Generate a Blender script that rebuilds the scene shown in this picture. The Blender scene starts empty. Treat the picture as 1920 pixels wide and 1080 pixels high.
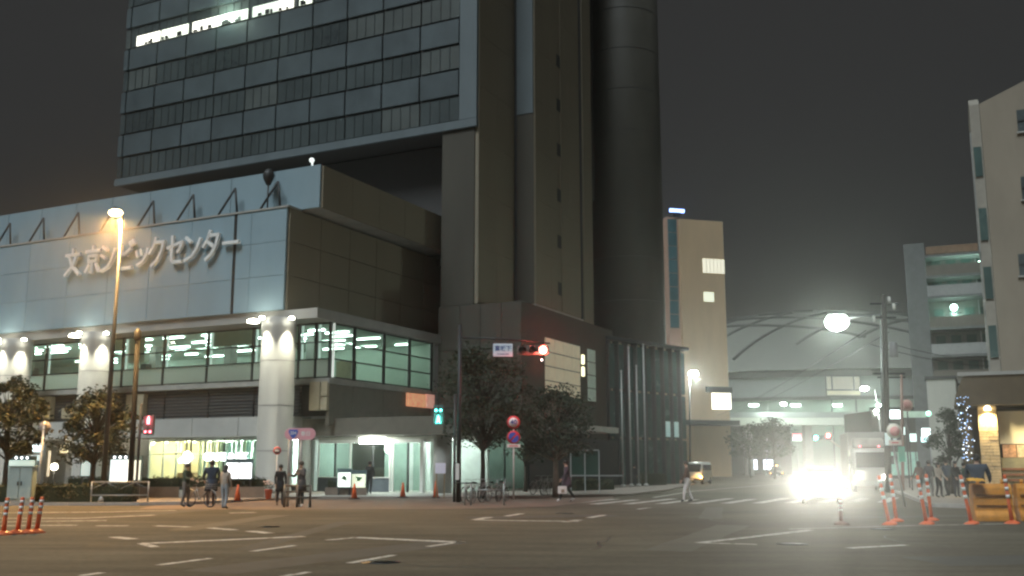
import bpy, bmesh, math, random
from mathutils import Vector, Matrix
R = math.radians
random.seed(7)
S = bpy.context.scene
C = S.collection

# ---------------------------------------------------------------- camera, sky, overhead street glow, exposure
F_PX, TILT, EYE = 1890.0, R(10.0), 1.6
cd = bpy.data.cameras.new('camera'); cam = bpy.data.objects.new('camera', cd); C.objects.link(cam)
cd.sensor_width = 36.0; cd.lens = 36.0 * F_PX / 1920.0; cd.clip_end = 3000; cd.clip_start = 0.1
cam.location = (0, 0, EYE); cam.rotation_euler = (math.pi/2 + TILT, 0, 0); S.camera = cam

W = bpy.data.worlds.new('World'); S.world = W; W.use_nodes = True
wn = W.node_tree; bg = wn.nodes['Background']
SUN_EL = R(54)
sky = wn.nodes.new('ShaderNodeTexSky'); sky.sky_type = 'NISHITA'; sky.sun_disc = False
sky.sun_elevation = SUN_EL; sky.sun_rotation = R(213.5); sky.air_density = 1.0; sky.dust_density = 6.0
mixn = wn.nodes.new('ShaderNodeMix'); mixn.data_type = 'RGBA'
mixn.inputs[0].default_value = 0.93
mixn.inputs[7].default_value = (1.0, 0.975, 0.91, 1)          # light-polluted night cloud: an even grey
wn.links.new(sky.outputs[0], mixn.inputs[6]); wn.links.new(mixn.outputs[2], bg.inputs[0])
bg.inputs[1].default_value = 0.028

sl = bpy.data.lights.new('street_glow_sun', 'SUN'); sun = bpy.data.objects.new('street_glow_sun', sl); C.objects.link(sun)
sl.energy = 2.5; sl.angle = R(25); sl.color = (0.88, 0.97, 1.0)  # stands in for street lamps out of view and city glow
SUN_DIR = Vector((0.55*math.cos(SUN_EL), 0.835*math.cos(SUN_EL), -math.sin(SUN_EL)))
sun.rotation_euler = SUN_DIR.to_track_quat('-Z', 'Y').to_euler()

vs = S.view_settings; vs.view_transform = 'Standard'; vs.look = 'None'; vs.exposure = 0.0; vs.gamma = 1.0
vs.use_curve_mapping = False
cy = S.cycles
cy.use_denoising = True; cy.max_bounces = 6; cy.diffuse_bounces = 3; cy.glossy_bounces = 3
cy.transmission_bounces = 4; cy.transparent_max_bounces = 12; cy.volume_bounces = 0
cy.sample_clamp_indirect = 4.0; cy.caustics_reflective = False; cy.caustics_refractive = False
cy.use_light_tree = True; cy.pixel_filter_type = 'BLACKMAN_HARRIS'; cy.filter_width = 2.4

# ---------------------------------------------------------------- helpers
def ray(px, py):
    u = (px-960)/F_PX; v = (540-py)/F_PX; c, s = math.cos(TILT), math.sin(TILT)
    return Vector((u, c-v*s, s+v*c))
def at(px, py, Y):                       # the point seen at a pixel of the photograph, Y metres ahead
    r = ray(px, py); return r*(Y/r.y) + Vector((0, 0, EYE))
def gnd(px, py, z=0.0):
    r = ray(px, py); return r*((z-EYE)/r.z) + Vector((0, 0, EYE))

MATS = {}
def mat(name, col, rough=0.7, metal=0.0, var=0.25, scale=2.0, bump=0.0, bscale=20.0, emit=None, estr=0.0, spec=0.4, streak=0.0):
    if name in MATS: return MATS[name]
    m = bpy.data.materials.new(name); m.use_nodes = True; nt = m.node_tree; p = nt.nodes['Principled BSDF']
    p.inputs['Roughness'].default_value = rough; p.inputs['Metallic'].default_value = metal
    p.inputs['Specular IOR Level'].default_value = spec
    p.inputs['Base Color'].default_value = (*col, 1)
    if var > 0:
        tc = nt.nodes.new('ShaderNodeTexCoord'); n = nt.nodes.new('ShaderNodeTexNoise')
        geo = nt.nodes.new('ShaderNodeNewGeometry')
        n.inputs['Scale'].default_value = scale; n.inputs['Detail'].default_value = 6; n.inputs['Roughness'].default_value = 0.65
        mp = nt.nodes.new('ShaderNodeMapping'); mp.inputs['Scale'].default_value = (1, 1, 1 if not streak else streak)
        nt.links.new(geo.outputs['Position'], mp.inputs['Vector']); nt.links.new(mp.outputs[0], n.inputs['Vector'])
        oi = nt.nodes.new('ShaderNodeObjectInfo')
        r = nt.nodes.new('ShaderNodeMapRange')
        r.inputs[1].default_value = 0.25; r.inputs[2].default_value = 0.75
        r.inputs[3].default_value = 1-var; r.inputs[4].default_value = 1+var
        nt.links.new(n.outputs['Fac'], r.inputs[0])
        a = nt.nodes.new('ShaderNodeMath'); a.operation = 'MULTIPLY_ADD'
        a.inputs[1].default_value = var*0.35; nt.links.new(oi.outputs['Random'], a.inputs[0]); nt.links.new(r.outputs[0], a.inputs[2])
        mx = nt.nodes.new('ShaderNodeVectorMath'); mx.operation = 'SCALE'; mx.inputs[0].default_value = col
        nt.links.new(a.outputs[0], mx.inputs['Scale']); nt.links.new(mx.outputs[0], p.inputs['Base Color'])
        rr = nt.nodes.new('ShaderNodeMapRange'); rr.inputs[3].default_value = max(0.02, rough-0.12); rr.inputs[4].default_value = min(1, rough+0.12)
        nt.links.new(n.outputs['Fac'], rr.inputs[0]); nt.links.new(rr.outputs[0], p.inputs['Roughness'])
    if bump > 0:
        geo = nt.nodes.new('ShaderNodeNewGeometry'); n2 = nt.nodes.new('ShaderNodeTexNoise'); n2.inputs['Scale'].default_value = bscale
        nt.links.new(geo.outputs['Position'], n2.inputs['Vector'])
        b = nt.nodes.new('ShaderNodeBump'); b.inputs['Strength'].default_value = bump; b.inputs['Distance'].default_value = 0.02
        nt.links.new(n2.outputs['Fac'], b.inputs['Height']); nt.links.new(b.outputs[0], p.inputs['Normal'])
    if emit:
        p.inputs['Emission Color'].default_value = (*emit, 1); p.inputs['Emission Strength'].default_value = estr
    MATS[name] = m; return m
def lamp_mat(name, col, s):
    return mat(name, (0.8, 0.8, 0.8), 0.4, var=0, emit=col, estr=s)
def glass_mat(name, tint=(0.85, 0.95, 0.92), refl=0.08, rough=0.03):
    if name in MATS: return MATS[name]
    m = bpy.data.materials.new(name); m.use_nodes = True; nt = m.node_tree
    for n in list(nt.nodes): nt.nodes.remove(n)
    o = nt.nodes.new('ShaderNodeOutputMaterial'); t = nt.nodes.new('ShaderNodeBsdfTransparent'); g = nt.nodes.new('ShaderNodeBsdfGlossy')
    t.inputs[0].default_value = (*tint, 1); g.inputs['Roughness'].default_value = rough
    fr = nt.nodes.new('ShaderNodeFresnel'); ge = nt.nodes.new('ShaderNodeNewGeometry')     # same index on both faces of the thin pane
    io = nt.nodes.new('ShaderNodeMapRange'); io.inputs[3].default_value = 1.5; io.inputs[4].default_value = 1/1.5
    nt.links.new(ge.outputs['Backfacing'], io.inputs[0]); nt.links.new(io.outputs[0], fr.inputs[0])
    mx = nt.nodes.new('ShaderNodeMixShader')
    nt.links.new(fr.outputs[0], mx.inputs[0]); nt.links.new(t.outputs[0], mx.inputs[1]); nt.links.new(g.outputs[0], mx.inputs[2])
    nt.links.new(mx.outputs[0], o.inputs[0]); MATS[name] = m; return m
def frosted_mat(name, col=(0.8, 0.85, 0.8)):
    if name in MATS: return MATS[name]
    m = bpy.data.materials.new(name); m.use_nodes = True; nt = m.node_tree
    for n in list(nt.nodes): nt.nodes.remove(n)
    o = nt.nodes.new('ShaderNodeOutputMaterial'); t = nt.nodes.new('ShaderNodeBsdfTranslucent'); d = nt.nodes.new('ShaderNodeBsdfDiffuse')
    t.inputs[0].default_value = (*col, 1); d.inputs[0].default_value = (*[c*0.5 for c in col], 1)
    mx = nt.nodes.new('ShaderNodeMixShader'); mx.inputs[0].default_value = 0.25
    nt.links.new(t.outputs[0], mx.inputs[1]); nt.links.new(d.outputs[0], mx.inputs[2]); nt.links.new(mx.outputs[0], o.inputs[0])
    MATS[name] = m; return m

def tag(o, label=None, cat=None, group=None, kind=None):
    if label: o['label'] = label
    if cat: o['category'] = cat
    if group: o['group'] = group
    if kind: o['kind'] = kind
    return o
def empty(name, loc=(0, 0, 0), rz=0.0, label=None, cat=None, group=None):
    o = bpy.data.objects.new(name, None); C.objects.link(o); o.location = loc; o.rotation_euler = (0, 0, rz)
    o.empty_display_size = 0.2
    return tag(o, label, cat, group)
class MB:
    def __init__(s): s.v = []; s.f = []; s.m = []; s.mi = 0; s.sm = []
    def add(s, vs, fs, smooth=False):
        n = len(s.v); s.v += [tuple(v) for v in vs]
        for f in fs: s.f.append([i+n for i in f]); s.m.append(s.mi); s.sm.append(smooth)
        return s
    def box(s, x0, x1, y0, y1, z0, z1):
        return s.add([(x0,y0,z0),(x1,y0,z0),(x1,y1,z0),(x0,y1,z0),(x0,y0,z1),(x1,y0,z1),(x1,y1,z1),(x0,y1,z1)],
                     [(0,3,2,1),(4,5,6,7),(0,1,5,4),(1,2,6,5),(2,3,7,6),(3,0,4,7)])
    def tube(s, pts, rad, n=8, cap=True):
        pts = [Vector(p) for p in pts]
        if not isinstance(rad, (list, tuple)): rad = [rad]*len(pts)
        vs = []; fs = []; up = None
        for i, p in enumerate(pts):
            d = (pts[min(i+1, len(pts)-1)] - pts[max(i-1, 0)]).normalized()
            if up is None: up = Vector((0, 0, 1)) if abs(d.z) < 0.9 else Vector((1, 0, 0))
            a = d.cross(up).normalized(); b = a.cross(d).normalized(); up = b
            for k in range(n):
                t = 2*math.pi*k/n; vs.append(p + (a*math.cos(t) + b*math.sin(t))*rad[i])
        for i in range(len(pts)-1):
            for k in range(n): fs.append((i*n+k, i*n+(k+1) % n, (i+1)*n+(k+1) % n, (i+1)*n+k))
        if cap: fs.append(tuple(range(n-1, -1, -1))); fs.append(tuple((len(pts)-1)*n+k for k in range(n)))
        return s.add(vs, fs, True)
    def lathe(s, c, prof, n=16, axis='z'):      # prof: (radius, height)
        vs = []; fs = []; c = Vector(c)
        for r, h in prof:
            for k in range(n):
                t = 2*math.pi*k/n; x, y = r*math.cos(t), r*math.sin(t)
                vs.append(c + (Vector((x, y, h)) if axis == 'z' else Vector((x, h, y)) if axis == 'y' else Vector((h, x, y))))
        for i in range(len(prof)-1):
            for k in range(n): fs.append((i*n+k, i*n+(k+1) % n, (i+1)*n+(k+1) % n, (i+1)*n+k))
        fs.append(tuple(range(n-1, -1, -1))); fs.append(tuple((len(prof)-1)*n+k for k in range(n)))
        return s.add(vs, fs, True)
    def prism(s, poly, a, b, plane='xz'):       # a polygon pushed from a to b along the third axis
        def p3(q, t): return (q[0], t, q[1]) if plane == 'xz' else (q[0], q[1], t) if plane == 'xy' else (t, q[0], q[1])
        n = len(poly); vs = [p3(q, a) for q in poly] + [p3(q, b) for q in poly]
        fs = [tuple(range(n)), tuple(range(2*n-1, n-1, -1))] + [(k, k+n, (k+1) % n+n, (k+1) % n) for k in range(n)]
        return s.add(vs, fs)
    def ball(s, c, r, n=10, sc=(1, 1, 1)):
        vs = []; fs = []; m = n//2; c = Vector(c)
        for i in range(m+1):
            ph = math.pi*i/m
            for k in range(n):
                t = 2*math.pi*k/n
                vs.append(c + Vector((r*sc[0]*math.sin(ph)*math.cos(t), r*sc[1]*math.sin(ph)*math.sin(t), r*sc[2]*math.cos(ph))))
        for i in range(m):
            for k in range(n): fs.append((i*n+k, (i+1)*n+k, (i+1)*n+(k+1) % n, i*n+(k+1) % n))
        return s.add(vs, fs, True)
    def build(s, name, mats, parent=None, bevel=0.0, fix=True):
        me = bpy.data.meshes.new(name); me.from_pydata(s.v, [], s.f)
        if not isinstance(mats, (list, tuple)): mats = [mats]
        for m in mats: me.materials.append(m)
        me.polygons.foreach_set('material_index', s.m); me.polygons.foreach_set('use_smooth', s.sm)
        if fix or bevel:
            bm = bmesh.new(); bm.from_mesh(me)
            if bevel:
                bmesh.ops.bevel(bm, geom=[e for e in bm.edges if len(e.link_faces) == 2 and e.calc_face_angle(0) > 0.6], offset=bevel, segments=2, affect='EDGES')
            bmesh.ops.recalc_face_normals(bm, faces=bm.faces); bm.to_mesh(me); bm.free()
        me.update()
        o = bpy.data.objects.new(name, me); C.objects.link(o)
        if parent: o.parent = parent
        return o
_pc = {}
def piece(name, par, x0, x1, y0, y1, z0, z1, m, bev=0.0, rz=0.0):      # a box piece; alike pieces share one mesh
    d = (round(x1-x0, 3), round(y1-y0, 3), round(z1-z0, 3)); k = (d, m.name, bev)
    if k not in _pc:
        b = MB().box(-d[0]/2, d[0]/2, -d[1]/2, d[1]/2, -d[2]/2, d[2]/2); t = b.build(name, m, bevel=bev)
        _pc[k] = t.data; bpy.data.objects.remove(t)
    o = bpy.data.objects.new(name, _pc[k]); C.objects.link(o)
    o.location = ((x0+x1)/2, (y0+y1)/2, (z0+z1)/2); o.rotation_euler.z = rz
    if par: o.parent = par
    return o
def copy_tree(o, parent=None):
    c = o.copy(); C.objects.link(c); c.parent = parent
    for ch in o.children: copy_tree(ch, c)
    return c
def light(name, par, loc, power, col, kind='POINT', rad=0.1, direc=None, spot=90, blend=0.5):
    l = bpy.data.lights.new(name, kind); o = bpy.data.objects.new(name, l); C.objects.link(o)
    l.energy = power; l.color = col; l.shadow_soft_size = rad
    if kind == 'SPOT': l.spot_size = R(spot); l.spot_blend = blend
    o.location = loc
    if direc: o.rotation_euler = Vector(direc).to_track_quat('-Z', 'Y').to_euler()
    if par: o.parent = par
    return o
def text(name, s, size, m, par, loc, rot, depth=0.01, bold=0.0, fitw=None, align='CENTER', shear=0.0):
    c = bpy.data.curves.new(name, 'FONT'); c.body = s; c.size = size; c.extrude = depth; c.offset = bold
    c.align_x = align; c.align_y = 'CENTER'; c.resolution_u = 3; c.shear = shear
    t = bpy.data.objects.new(name, c); C.objects.link(t)
    dg = bpy.context.evaluated_depsgraph_get(); me = bpy.data.meshes.new_from_object(t.evaluated_get(dg))
    bpy.data.objects.remove(t); bpy.data.curves.remove(c); me.name = name
    me.materials.clear(); me.materials.append(m)
    o = bpy.data.objects.new(name, me); C.objects.link(o); o.location = loc; o.rotation_euler = rot
    if fitw and len(me.vertices):
        w = max(v.co.x for v in me.vertices) - min(v.co.x for v in me.vertices); o.scale.x = fitw/max(w, 1e-3)
    if par: o.parent = par
    return o

# ---------------------------------------------------------------- shared materials
M_tile = mat('grey_white_tile', (0.245, 0.345, 0.40), 0.6, var=0.09, scale=0.7, streak=0.25)
M_tile2 = mat('parapet_tile', (0.24, 0.335, 0.385), 0.6, var=0.09, scale=0.6, streak=0.25)
M_joint = mat('dark_joint', (0.07, 0.07, 0.07), 0.8, var=0.1)
M_conc = mat('concrete', (0.34, 0.34, 0.32), 0.8, var=0.2, scale=1.2, bump=0.2)
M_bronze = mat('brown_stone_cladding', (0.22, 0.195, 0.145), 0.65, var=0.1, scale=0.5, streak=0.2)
M_block = mat('shade_dark_cladding', (0.062, 0.058, 0.046), 0.65, var=0.2, scale=0.5, streak=0.2)  # darkened copy of the brown cladding, shade put into its colour
M_col = mat('column_stone', (0.33, 0.33, 0.32), 0.65, var=0.14, scale=0.8, streak=0.2)
M_spand = mat('grey_spandrel', (0.072, 0.094, 0.104), 0.55, var=0.3, scale=0.35)
M_towwin = mat('dark_window_glass', (0.058, 0.074, 0.077), 0.35, var=0.35, scale=0.3, spec=0.5)
M_dark = mat('dark_metal', (0.03, 0.032, 0.034), 0.5, var=0.2)
M_steel = mat('grey_painted_steel', (0.30, 0.31, 0.31), 0.45, metal=0.3, var=0.15, scale=4)
M_white = mat('white_painted_steel', (0.72, 0.72, 0.70), 0.45, var=0.1, scale=4)
M_green_w = mat('pale_green_interior', (0.62, 0.72, 0.65), 0.8, var=0.08)
M_teal_w = mat('teal_interior', (0.50, 0.57, 0.54), 0.8, var=0.25, scale=0.8)
M_glass = glass_mat('clear_glass'); M_glass2 = glass_mat('green_glass', (0.76, 0.85, 0.81)); M_frost = frosted_mat('frosted_glass')
M_tube = lamp_mat('fluorescent_tube', (0.90, 1.0, 0.93), 15.0)
def asphalt_mat():
    m = mat('asphalt', (0.109, 0.096, 0.071), 0.9, var=0.0, bump=0.6, bscale=60, spec=0.15); nt = m.node_tree; p = nt.nodes['Principled BSDF']; geo = nt.nodes.new('ShaderNodeNewGeometry'); last = None
    for sc, lo, hi, st in ((0.13, .72, 1.3, (1, 1, 1)), (0.9, .80, 1.22, (.35, 1.4, 1)), (7.0, .86, 1.16, (1, 1, 1)), (70.0, .75, 1.3, (1, 1, 1))):
        mp = nt.nodes.new('ShaderNodeMapping'); mp.inputs['Scale'].default_value = st; n = nt.nodes.new('ShaderNodeTexNoise'); n.inputs['Scale'].default_value = sc; n.inputs['Detail'].default_value = 5
        r = nt.nodes.new('ShaderNodeMapRange'); r.inputs[1].default_value = .3; r.inputs[2].default_value = .7; r.inputs[3].default_value = lo; r.inputs[4].default_value = hi
        nt.links.new(geo.outputs['Position'], mp.inputs[0]); nt.links.new(mp.outputs[0], n.inputs['Vector']); nt.links.new(n.outputs['Fac'], r.inputs[0])
        if last is None: last = r.outputs[0]
        else:
            k = nt.nodes.new('ShaderNodeMath'); k.operation = 'MULTIPLY'; nt.links.new(last, k.inputs[0]); nt.links.new(r.outputs[0], k.inputs[1]); last = k.outputs[0]
    v = nt.nodes.new('ShaderNodeVectorMath'); v.operation = 'SCALE'; v.inputs[0].default_value = (0.109, 0.096, 0.071); nt.links.new(last, v.inputs['Scale']); nt.links.new(v.outputs[0], p.inputs['Base Color'])
    return m
M_asph = asphalt_mat()
def paint_mat():                       # worn road paint: asphalt shows through where it has flaked
    m = mat('road_paint', (0.58, 0.56, 0.50), 0.75, var=0.0, bump=.3, bscale=60); nt = m.node_tree; p = nt.nodes['Principled BSDF']; geo = nt.nodes.new('ShaderNodeNewGeometry')
    n = nt.nodes.new('ShaderNodeTexNoise'); n.inputs['Scale'].default_value = 4.5; n.inputs['Detail'].default_value = 8; n.inputs['Roughness'].default_value = .75
    r = nt.nodes.new('ShaderNodeMapRange'); r.inputs[1].default_value = .40; r.inputs[2].default_value = .52; mx = nt.nodes.new('ShaderNodeMix'); mx.data_type = 'RGBA'
    mx.inputs[6].default_value = (.16, .14, .11, 1); mx.inputs[7].default_value = (0.58, 0.56, 0.50, 1)
    nt.links.new(geo.outputs['Position'], n.inputs['Vector']); nt.links.new(n.outputs['Fac'], r.inputs[0]); nt.links.new(r.outputs[0], mx.inputs[0]); nt.links.new(mx.outputs[2], p.inputs['Base Color']); return m
M_paint = paint_mat()
M_pave = mat('pavement_slab', (0.24, 0.21, 0.18), 0.8, var=0.25, scale=1.5, bump=0.3, bscale=30)
M_brown = mat('brown_paving', (0.17, 0.125, 0.095), 0.8, var=0.3, scale=1.0, bump=0.3, bscale=40)
M_pale = mat('pale_plaza_stone', (0.42, 0.42, 0.38), 0.7, var=0.2, scale=1.5)
M_kerb = mat('kerb_stone', (0.36, 0.35, 0.33), 0.8, var=0.2, scale=3)
M_orange = mat('orange_plastic', (0.75, 0.16, 0.06), 0.45, var=0.15, scale=6)
M_refl = mat('white_reflective_tape', (0.85, 0.85, 0.82), 0.3, var=0.05)
M_leaf = [mat('leaf_dark', (0.020, 0.034, 0.016), 0.6, var=0.4, scale=6), mat('leaf_olive', (0.045, 0.046, 0.018), 0.6, var=0.4, scale=6), mat('leaf_bright', (0.075, 0.06, 0.022), 0.6, var=0.4, scale=6)]
M_bark = mat('bark', (0.05, 0.042, 0.034), 0.9, var=0.35, scale=8, bump=0.6, bscale=25)
# ---------------------------------------------------------------- ground, road, pavements
def sheet(name, poly, z, m, parent=None, z0=None):
    b = MB()
    if z0 is None: b.add([(p[0], p[1], z) for p in poly], [tuple(range(len(poly)))])
    else: b.prism([(p[0], p[1]) for p in poly], z0, z, 'xy')
    return b.build(name, m, parent)
g = MB()
gx = [-690, -200, -90, -40, -20, 0, 20, 40, 90, 200, 690]; gy = [-290, -40, 0, 20, 40, 60, 90, 140, 240, 500, 890]
g.add([(x, y, 0) for y in gy for x in gx], [(j*11+i, j*11+i+1, (j+1)*11+i+1, (j+1)*11+i) for j in range(10) for i in range(10)])
road = tag(g.build('road', M_asph), kind='structure')
def mark(pts, w=0.15):       # a painted line along ground pixels of the photograph
    P = [gnd(*p) for p in pts]
    b = MB(); L = []; Rr = []
    for i, p in enumerate(P):
        d = (P[min(i+1, len(P)-1)] - P[max(i-1, 0)]); d.z = 0; d.normalize(); n = Vector((-d.y, d.x, 0))*w/2
        L.append(p+n); Rr.append(p-n)
    k = len(P)
    b.add([(v.x, v.y, 0.004) for v in L+Rr], [(i, i+1, k+i+1, k+i) for i in range(k-1)])
    return b.build('lane_marking', M_paint, road)
for pts, w in [([(265,1019),(300,1018),(570,1006)],.30), ([(265,1019),(292,1026)],.2), ([(213,1007),(250,1011)],.28), ([(290,986),(355,988)],.26), ([(393,990),(440,994)],.28), ([(468,996),(506,1000)],.3),
               ([(472,1034),(552,1023)],.16), ([(296,1060),(394,1047)],.16), ([(150,1080),(192,1074)],.15), ([(530,1081),(580,1073)],.15),
               ([(614,1013),(668,1008)],.2), ([(664,1008),(866,1017)],.34), ([(866,1016),(802,1025)],.16), ([(655,1056),(738,1041)],.16),
               ([(890,975),(1085,978)],.3), ([(890,975),(918,970)],.3), ([(1060,979),(1086,975)],.26), ([(949,968),(980,963)],.24), ([(1104,971),(1132,966)],.24), ([(1195,955),(1218,952)],.2),
               ([(1310,1018),(1400,1008),(1520,994)],.24), ([(1310,1018),(1420,1021)],.16), ([(1590,1028),(1700,1022)],.22), ([(1480,992),(1700,986),(1905,982)],.14),
               ([(0,962),(200,960),(330,957)],.3), ([(0,972),(150,972),(290,966)],.3), ([(0,979),(200,976)],.28), ([(0,986),(145,985)],.28), ([(180,986),(240,986)],.28), ([(430,962),(480,961)],.3)]:
    mark(pts, w)
# zebra crossing over the side street
ca, cb = gnd(1010, 944), gnd(1660, 940)
for i in range(12):
    t = i/11; c = ca.lerp(cb, t); dr = Vector((0.45, 1.0, 0)).normalized(); b = MB(); a = Vector((0.24, -0.05, 0))
    c0 = c - dr*1.5; c1 = c + dr*(6.0 if i % 2 else 4.6)
    b.add([(*(c0-a).xy, .004), (*(c0+a).xy, .004), (*(c1+a).xy, .004), (*(c1-a).xy, .004)], [(0, 1, 2, 3)])
    b.build('crossing_stripe', M_paint, road)
mark([(1232,917),(1270,917)], .3); mark([(1225,933),(1300,921),(1480,906)], .2)

# far corner: kerbed pavement, flush brown apron, pale plaza in front of the entrance
pave_l = tag(sheet('pavement', [(-120,42.0),(-21,42.0),(-15.2,42.2),(-13.6,42.9),(-12.6,44.4),(-11.6,47.5),(-9.6,50.5),(-4.0,50.5),(1.5,51.5),(6.5,56),(10,66),(16,90),(24,130),(-120,130)], 0.10, M_pave, z0=-0.02), kind='structure')
tag(sheet('brown_corner_paving', [(-14.6,42.1),(-14.0,38.6),(-9,38.2),(-2,38.6),(1.5,41.0),(3.2,45.5),(5,51),(5.4,54.6),(1.5,51.45),(-4.0,50.45),(-9.6,50.45),(-11.65,47.4),(-12.65,44.3),(-13.6,42.85)], 0.006, M_brown), kind='structure')
tag(sheet('plaza_paving', [(-10.6,51.0),(-4.6,51.0),(-3.2,55.5),(-3.0,60.8),(-9.5,60.8)], 0.106, M_pale), kind='structure')
kerb = tag(empty('kerb'), kind='structure')
kp = [(-90,42.0),(-21,42.0),(-15.2,42.2),(-13.6,42.9),(-12.6,44.4),(-11.6,47.5)]
for i in range(len(kp)-1):
    a, b_ = Vector((*kp[i], 0)), Vector((*kp[i+1], 0)); L = (b_-a).length; n = max(1, int(L/1.2)); ang = math.atan2((b_-a).y, (b_-a).x)
    for k in range(n):
        if a.lerp(b_, (k+1)/n).x < -26: continue
        c = a.lerp(b_, (k+.5)/n); piece('kerb_stone', kerb, c.x-L/n/2+.006, c.x+L/n/2-.006, c.y-.16, c.y-.002, -0.02, 0.13, M_kerb, 0.012, rz=ang)
pave_r = tag(sheet('pavement', [(16.6,40.6),(18.2,45.5),(21.2,55.2),(34.8,100),(59,180),(110,180),(110,36),(40,37),(22,37.6),(18.2,38.6)], 0.12, M_pave, z0=-0.02), kind='structure')
kr = tag(empty('kerb'), kind='structure')
kp = [(22,37.5),(18.2,38.5),(16.5,40.6),(18.1,45.5),(21.1,55.2),(34.7,100)]
for i in range(len(kp)-1):
    a, b_ = Vector((*kp[i], 0)), Vector((*kp[i+1], 0)); L = (b_-a).length; n = max(1, int(L/1.2)); ang = math.atan2((b_-a).y, (b_-a).x)
    for k in range(min(n, 14)):
        c = a.lerp(b_, (k+.5)/n); piece('kerb_stone', kr, c.x-L/n/2+.006, c.x+L/n/2-.006, c.y-.08, c.y+.08, -0.02, 0.15, M_kerb, 0.012, rz=ang)

# ---------------------------------------------------------------- civic centre: podium
TH = -math.atan2(.445, .896)
O = at(535, 873, 57); O.z = 0
pod = empty('civic_centre_podium', O, TH, 'long civic building with grey panelled sign wall, lit glass floor and round columns', 'building')
piece('wall_core', pod, -40, -.62, .16, 18, 10.45, 16.5, M_conc)
cols = [(-3.2,-.6),(-4.32,-3.215),(-7.9,-4.56),(-11.3,-7.915),(-14.9,-11.315),(-18.6,-14.915),(-22.4,-18.615),(-26.2,-22.415),(-30,-26.215),(-34,-30.015),(-38,-34.015)]
for x0, x1 in cols:
    for z0, z1 in ((10.45,12.49),(12.505,14.51),(14.525,16.5)): piece('wall_panel', pod, x0, x1, 0, .15, z0, z1, M_tile, .008)
piece('expansion_joint', pod, -4.56, -4.32, .03, .15, 10.45, 16.5, M_dark)
for k in range(6):
    y0 = .2+k*3.0
    for z0, z1 in ((10.45,12.48),(12.51,14.5),(14.53,16.5)): piece('wall_panel', pod, -.61, -.5, y0, y0+2.97, z0, z1, M_bronze, .008)
piece('ledge', pod, -40, -.45, -.06, 1.15, 16.51, 16.62, M_conc)
piece('parapet_core', pod, -40, .78, 1.35, 16, 16.63, 19.0, M_conc)
for k in range(12):
    x1 = .8-3.42*k; piece('parapet_panel', pod, x1-3.39, x1, 1.2, 1.34, 16.63, 19.25, M_tile2, .008)
for k in range(5): piece('parapet_panel', pod, .79, .92, 1.36+k*3, 1.36+k*3+2.97, 16.63, 19.2, M_bronze, .008)
# gondola davits on the ledge
for i, x in enumerate((-1.9, -5.2, -8.6, -12.0, -15.4, -18.8, -22.2, -25.6)):
    h = 1.75
    d = MB().tube([(x-1.35, .6, 16.64), (x+.05, .6, 16.62+h)], .07, 6).tube([(x+.05, .6, 16.62+h), (x+.3, .6, 16.64)], .07, 6)
    d.build('davit', M_dark, pod)
d = MB().tube([(-2.5, .5, 16.62), (-2.5, .5, 18.3)], .05, 6).lathe((-2.5, .5, 18.2), [(.12,0),(.3,.35),(.36,.6),(.28,.85),(.1,1.0)], 12)
d.build('rooftop_beacon', M_dark, pod)
cm = MB().tube([(.1, 1.3, 19.2), (.1, 1.3, 19.5)], .05, 6).ball((.1, 1.25, 19.6), .16, 8)
cm.build('floodlight', lamp_mat('small_white_lamp', (0.9, 1.0, 0.95), 1.2), pod)
# raised lettering
M_letter = mat('white_letter', (0.82, 0.83, 0.82), 0.4, var=0.05)
M_letter_e = M_letter
# each glyph: x in local metres of its centre (measured along the wall), strokes drawn in a unit box
GL = {
 '文': [[(.5,1),(.5,.82)],[(.05,.78),(.95,.78)],[(.25,.78),(.45,.38),(.95,.02)],[(.75,.78),(.55,.38),(.05,.02)]],
 '京': [[(.5,1),(.5,.85)],[(.05,.83),(.95,.83)],[(.25,.66),(.75,.66),(.75,.44),(.25,.44),(.25,.66)],[(.5,.44),(.5,.02),(.4,.04)],[(.28,.32),(.08,.06)],[(.72,.32),(.92,.06)]],
 'シ': [[(.12,.92),(.38,.8)],[(.04,.62),(.3,.5)],[(.12,.04),(.5,.16),(.75,.42),(.92,.8)]],
 'ビ': [[(.14,.9),(.14,.1),(.24,.04),(.88,.04)],[(.16,.52),(.5,.6),(.8,.74)],[(.72,.98),(.82,.86)],[(.88,1.04),(.98,.92)]],
 'ッ': [[(.14,.62),(.22,.42)],[(.42,.68),(.5,.46)],[(.24,.02),(.6,.16),(.82,.42),(.9,.68)]],
 'ク': [[(.42,1),(.3,.7),(.06,.46)],[(.36,.84),(.9,.84),(.78,.48),(.54,.18),(.22,.0)]],
 'セ': [[(.06,.58),(.5,.66),(.94,.74),(.8,.5),(.68,.4)],[(.34,.98),(.34,.14),(.44,.05),(.9,.05)]],
 'ン': [[(.1,.86),(.38,.7)],[(.1,.06),(.5,.18),(.76,.44),(.94,.78)]],
 'タ': [[(.42,1),(.3,.72),(.06,.46)],[(.36,.84),(.9,.84),(.78,.48),(.54,.18),(.22,.0)],[(.34,.6),(.68,.4)]],
 'ー': [[(.05,.5),(.48,.5)],[(.56,.5),(.98,.5)]],
}
SIGN = [('文',(140,498)),('京',(178,490)),('シ',(207,487)),('ビ',(240,480)),('ッ',(270,478)),('ク',(298,474)),('セ',(332,467)),('ン',(365,464)),('タ',(400,458)),('ー',(436,456))]
def on_wall(px, py, yl=-.1):
    r = ray(px, py); ey = Vector((-math.sin(TH), math.cos(TH), 0)); ex = Vector((math.cos(TH), math.sin(TH), 0))
    o = Vector((0, 0, EYE)) - O; k = (yl - o.dot(ey))/r.dot(ey); p = o + r*k
    return p.dot(ex), p.z
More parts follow.
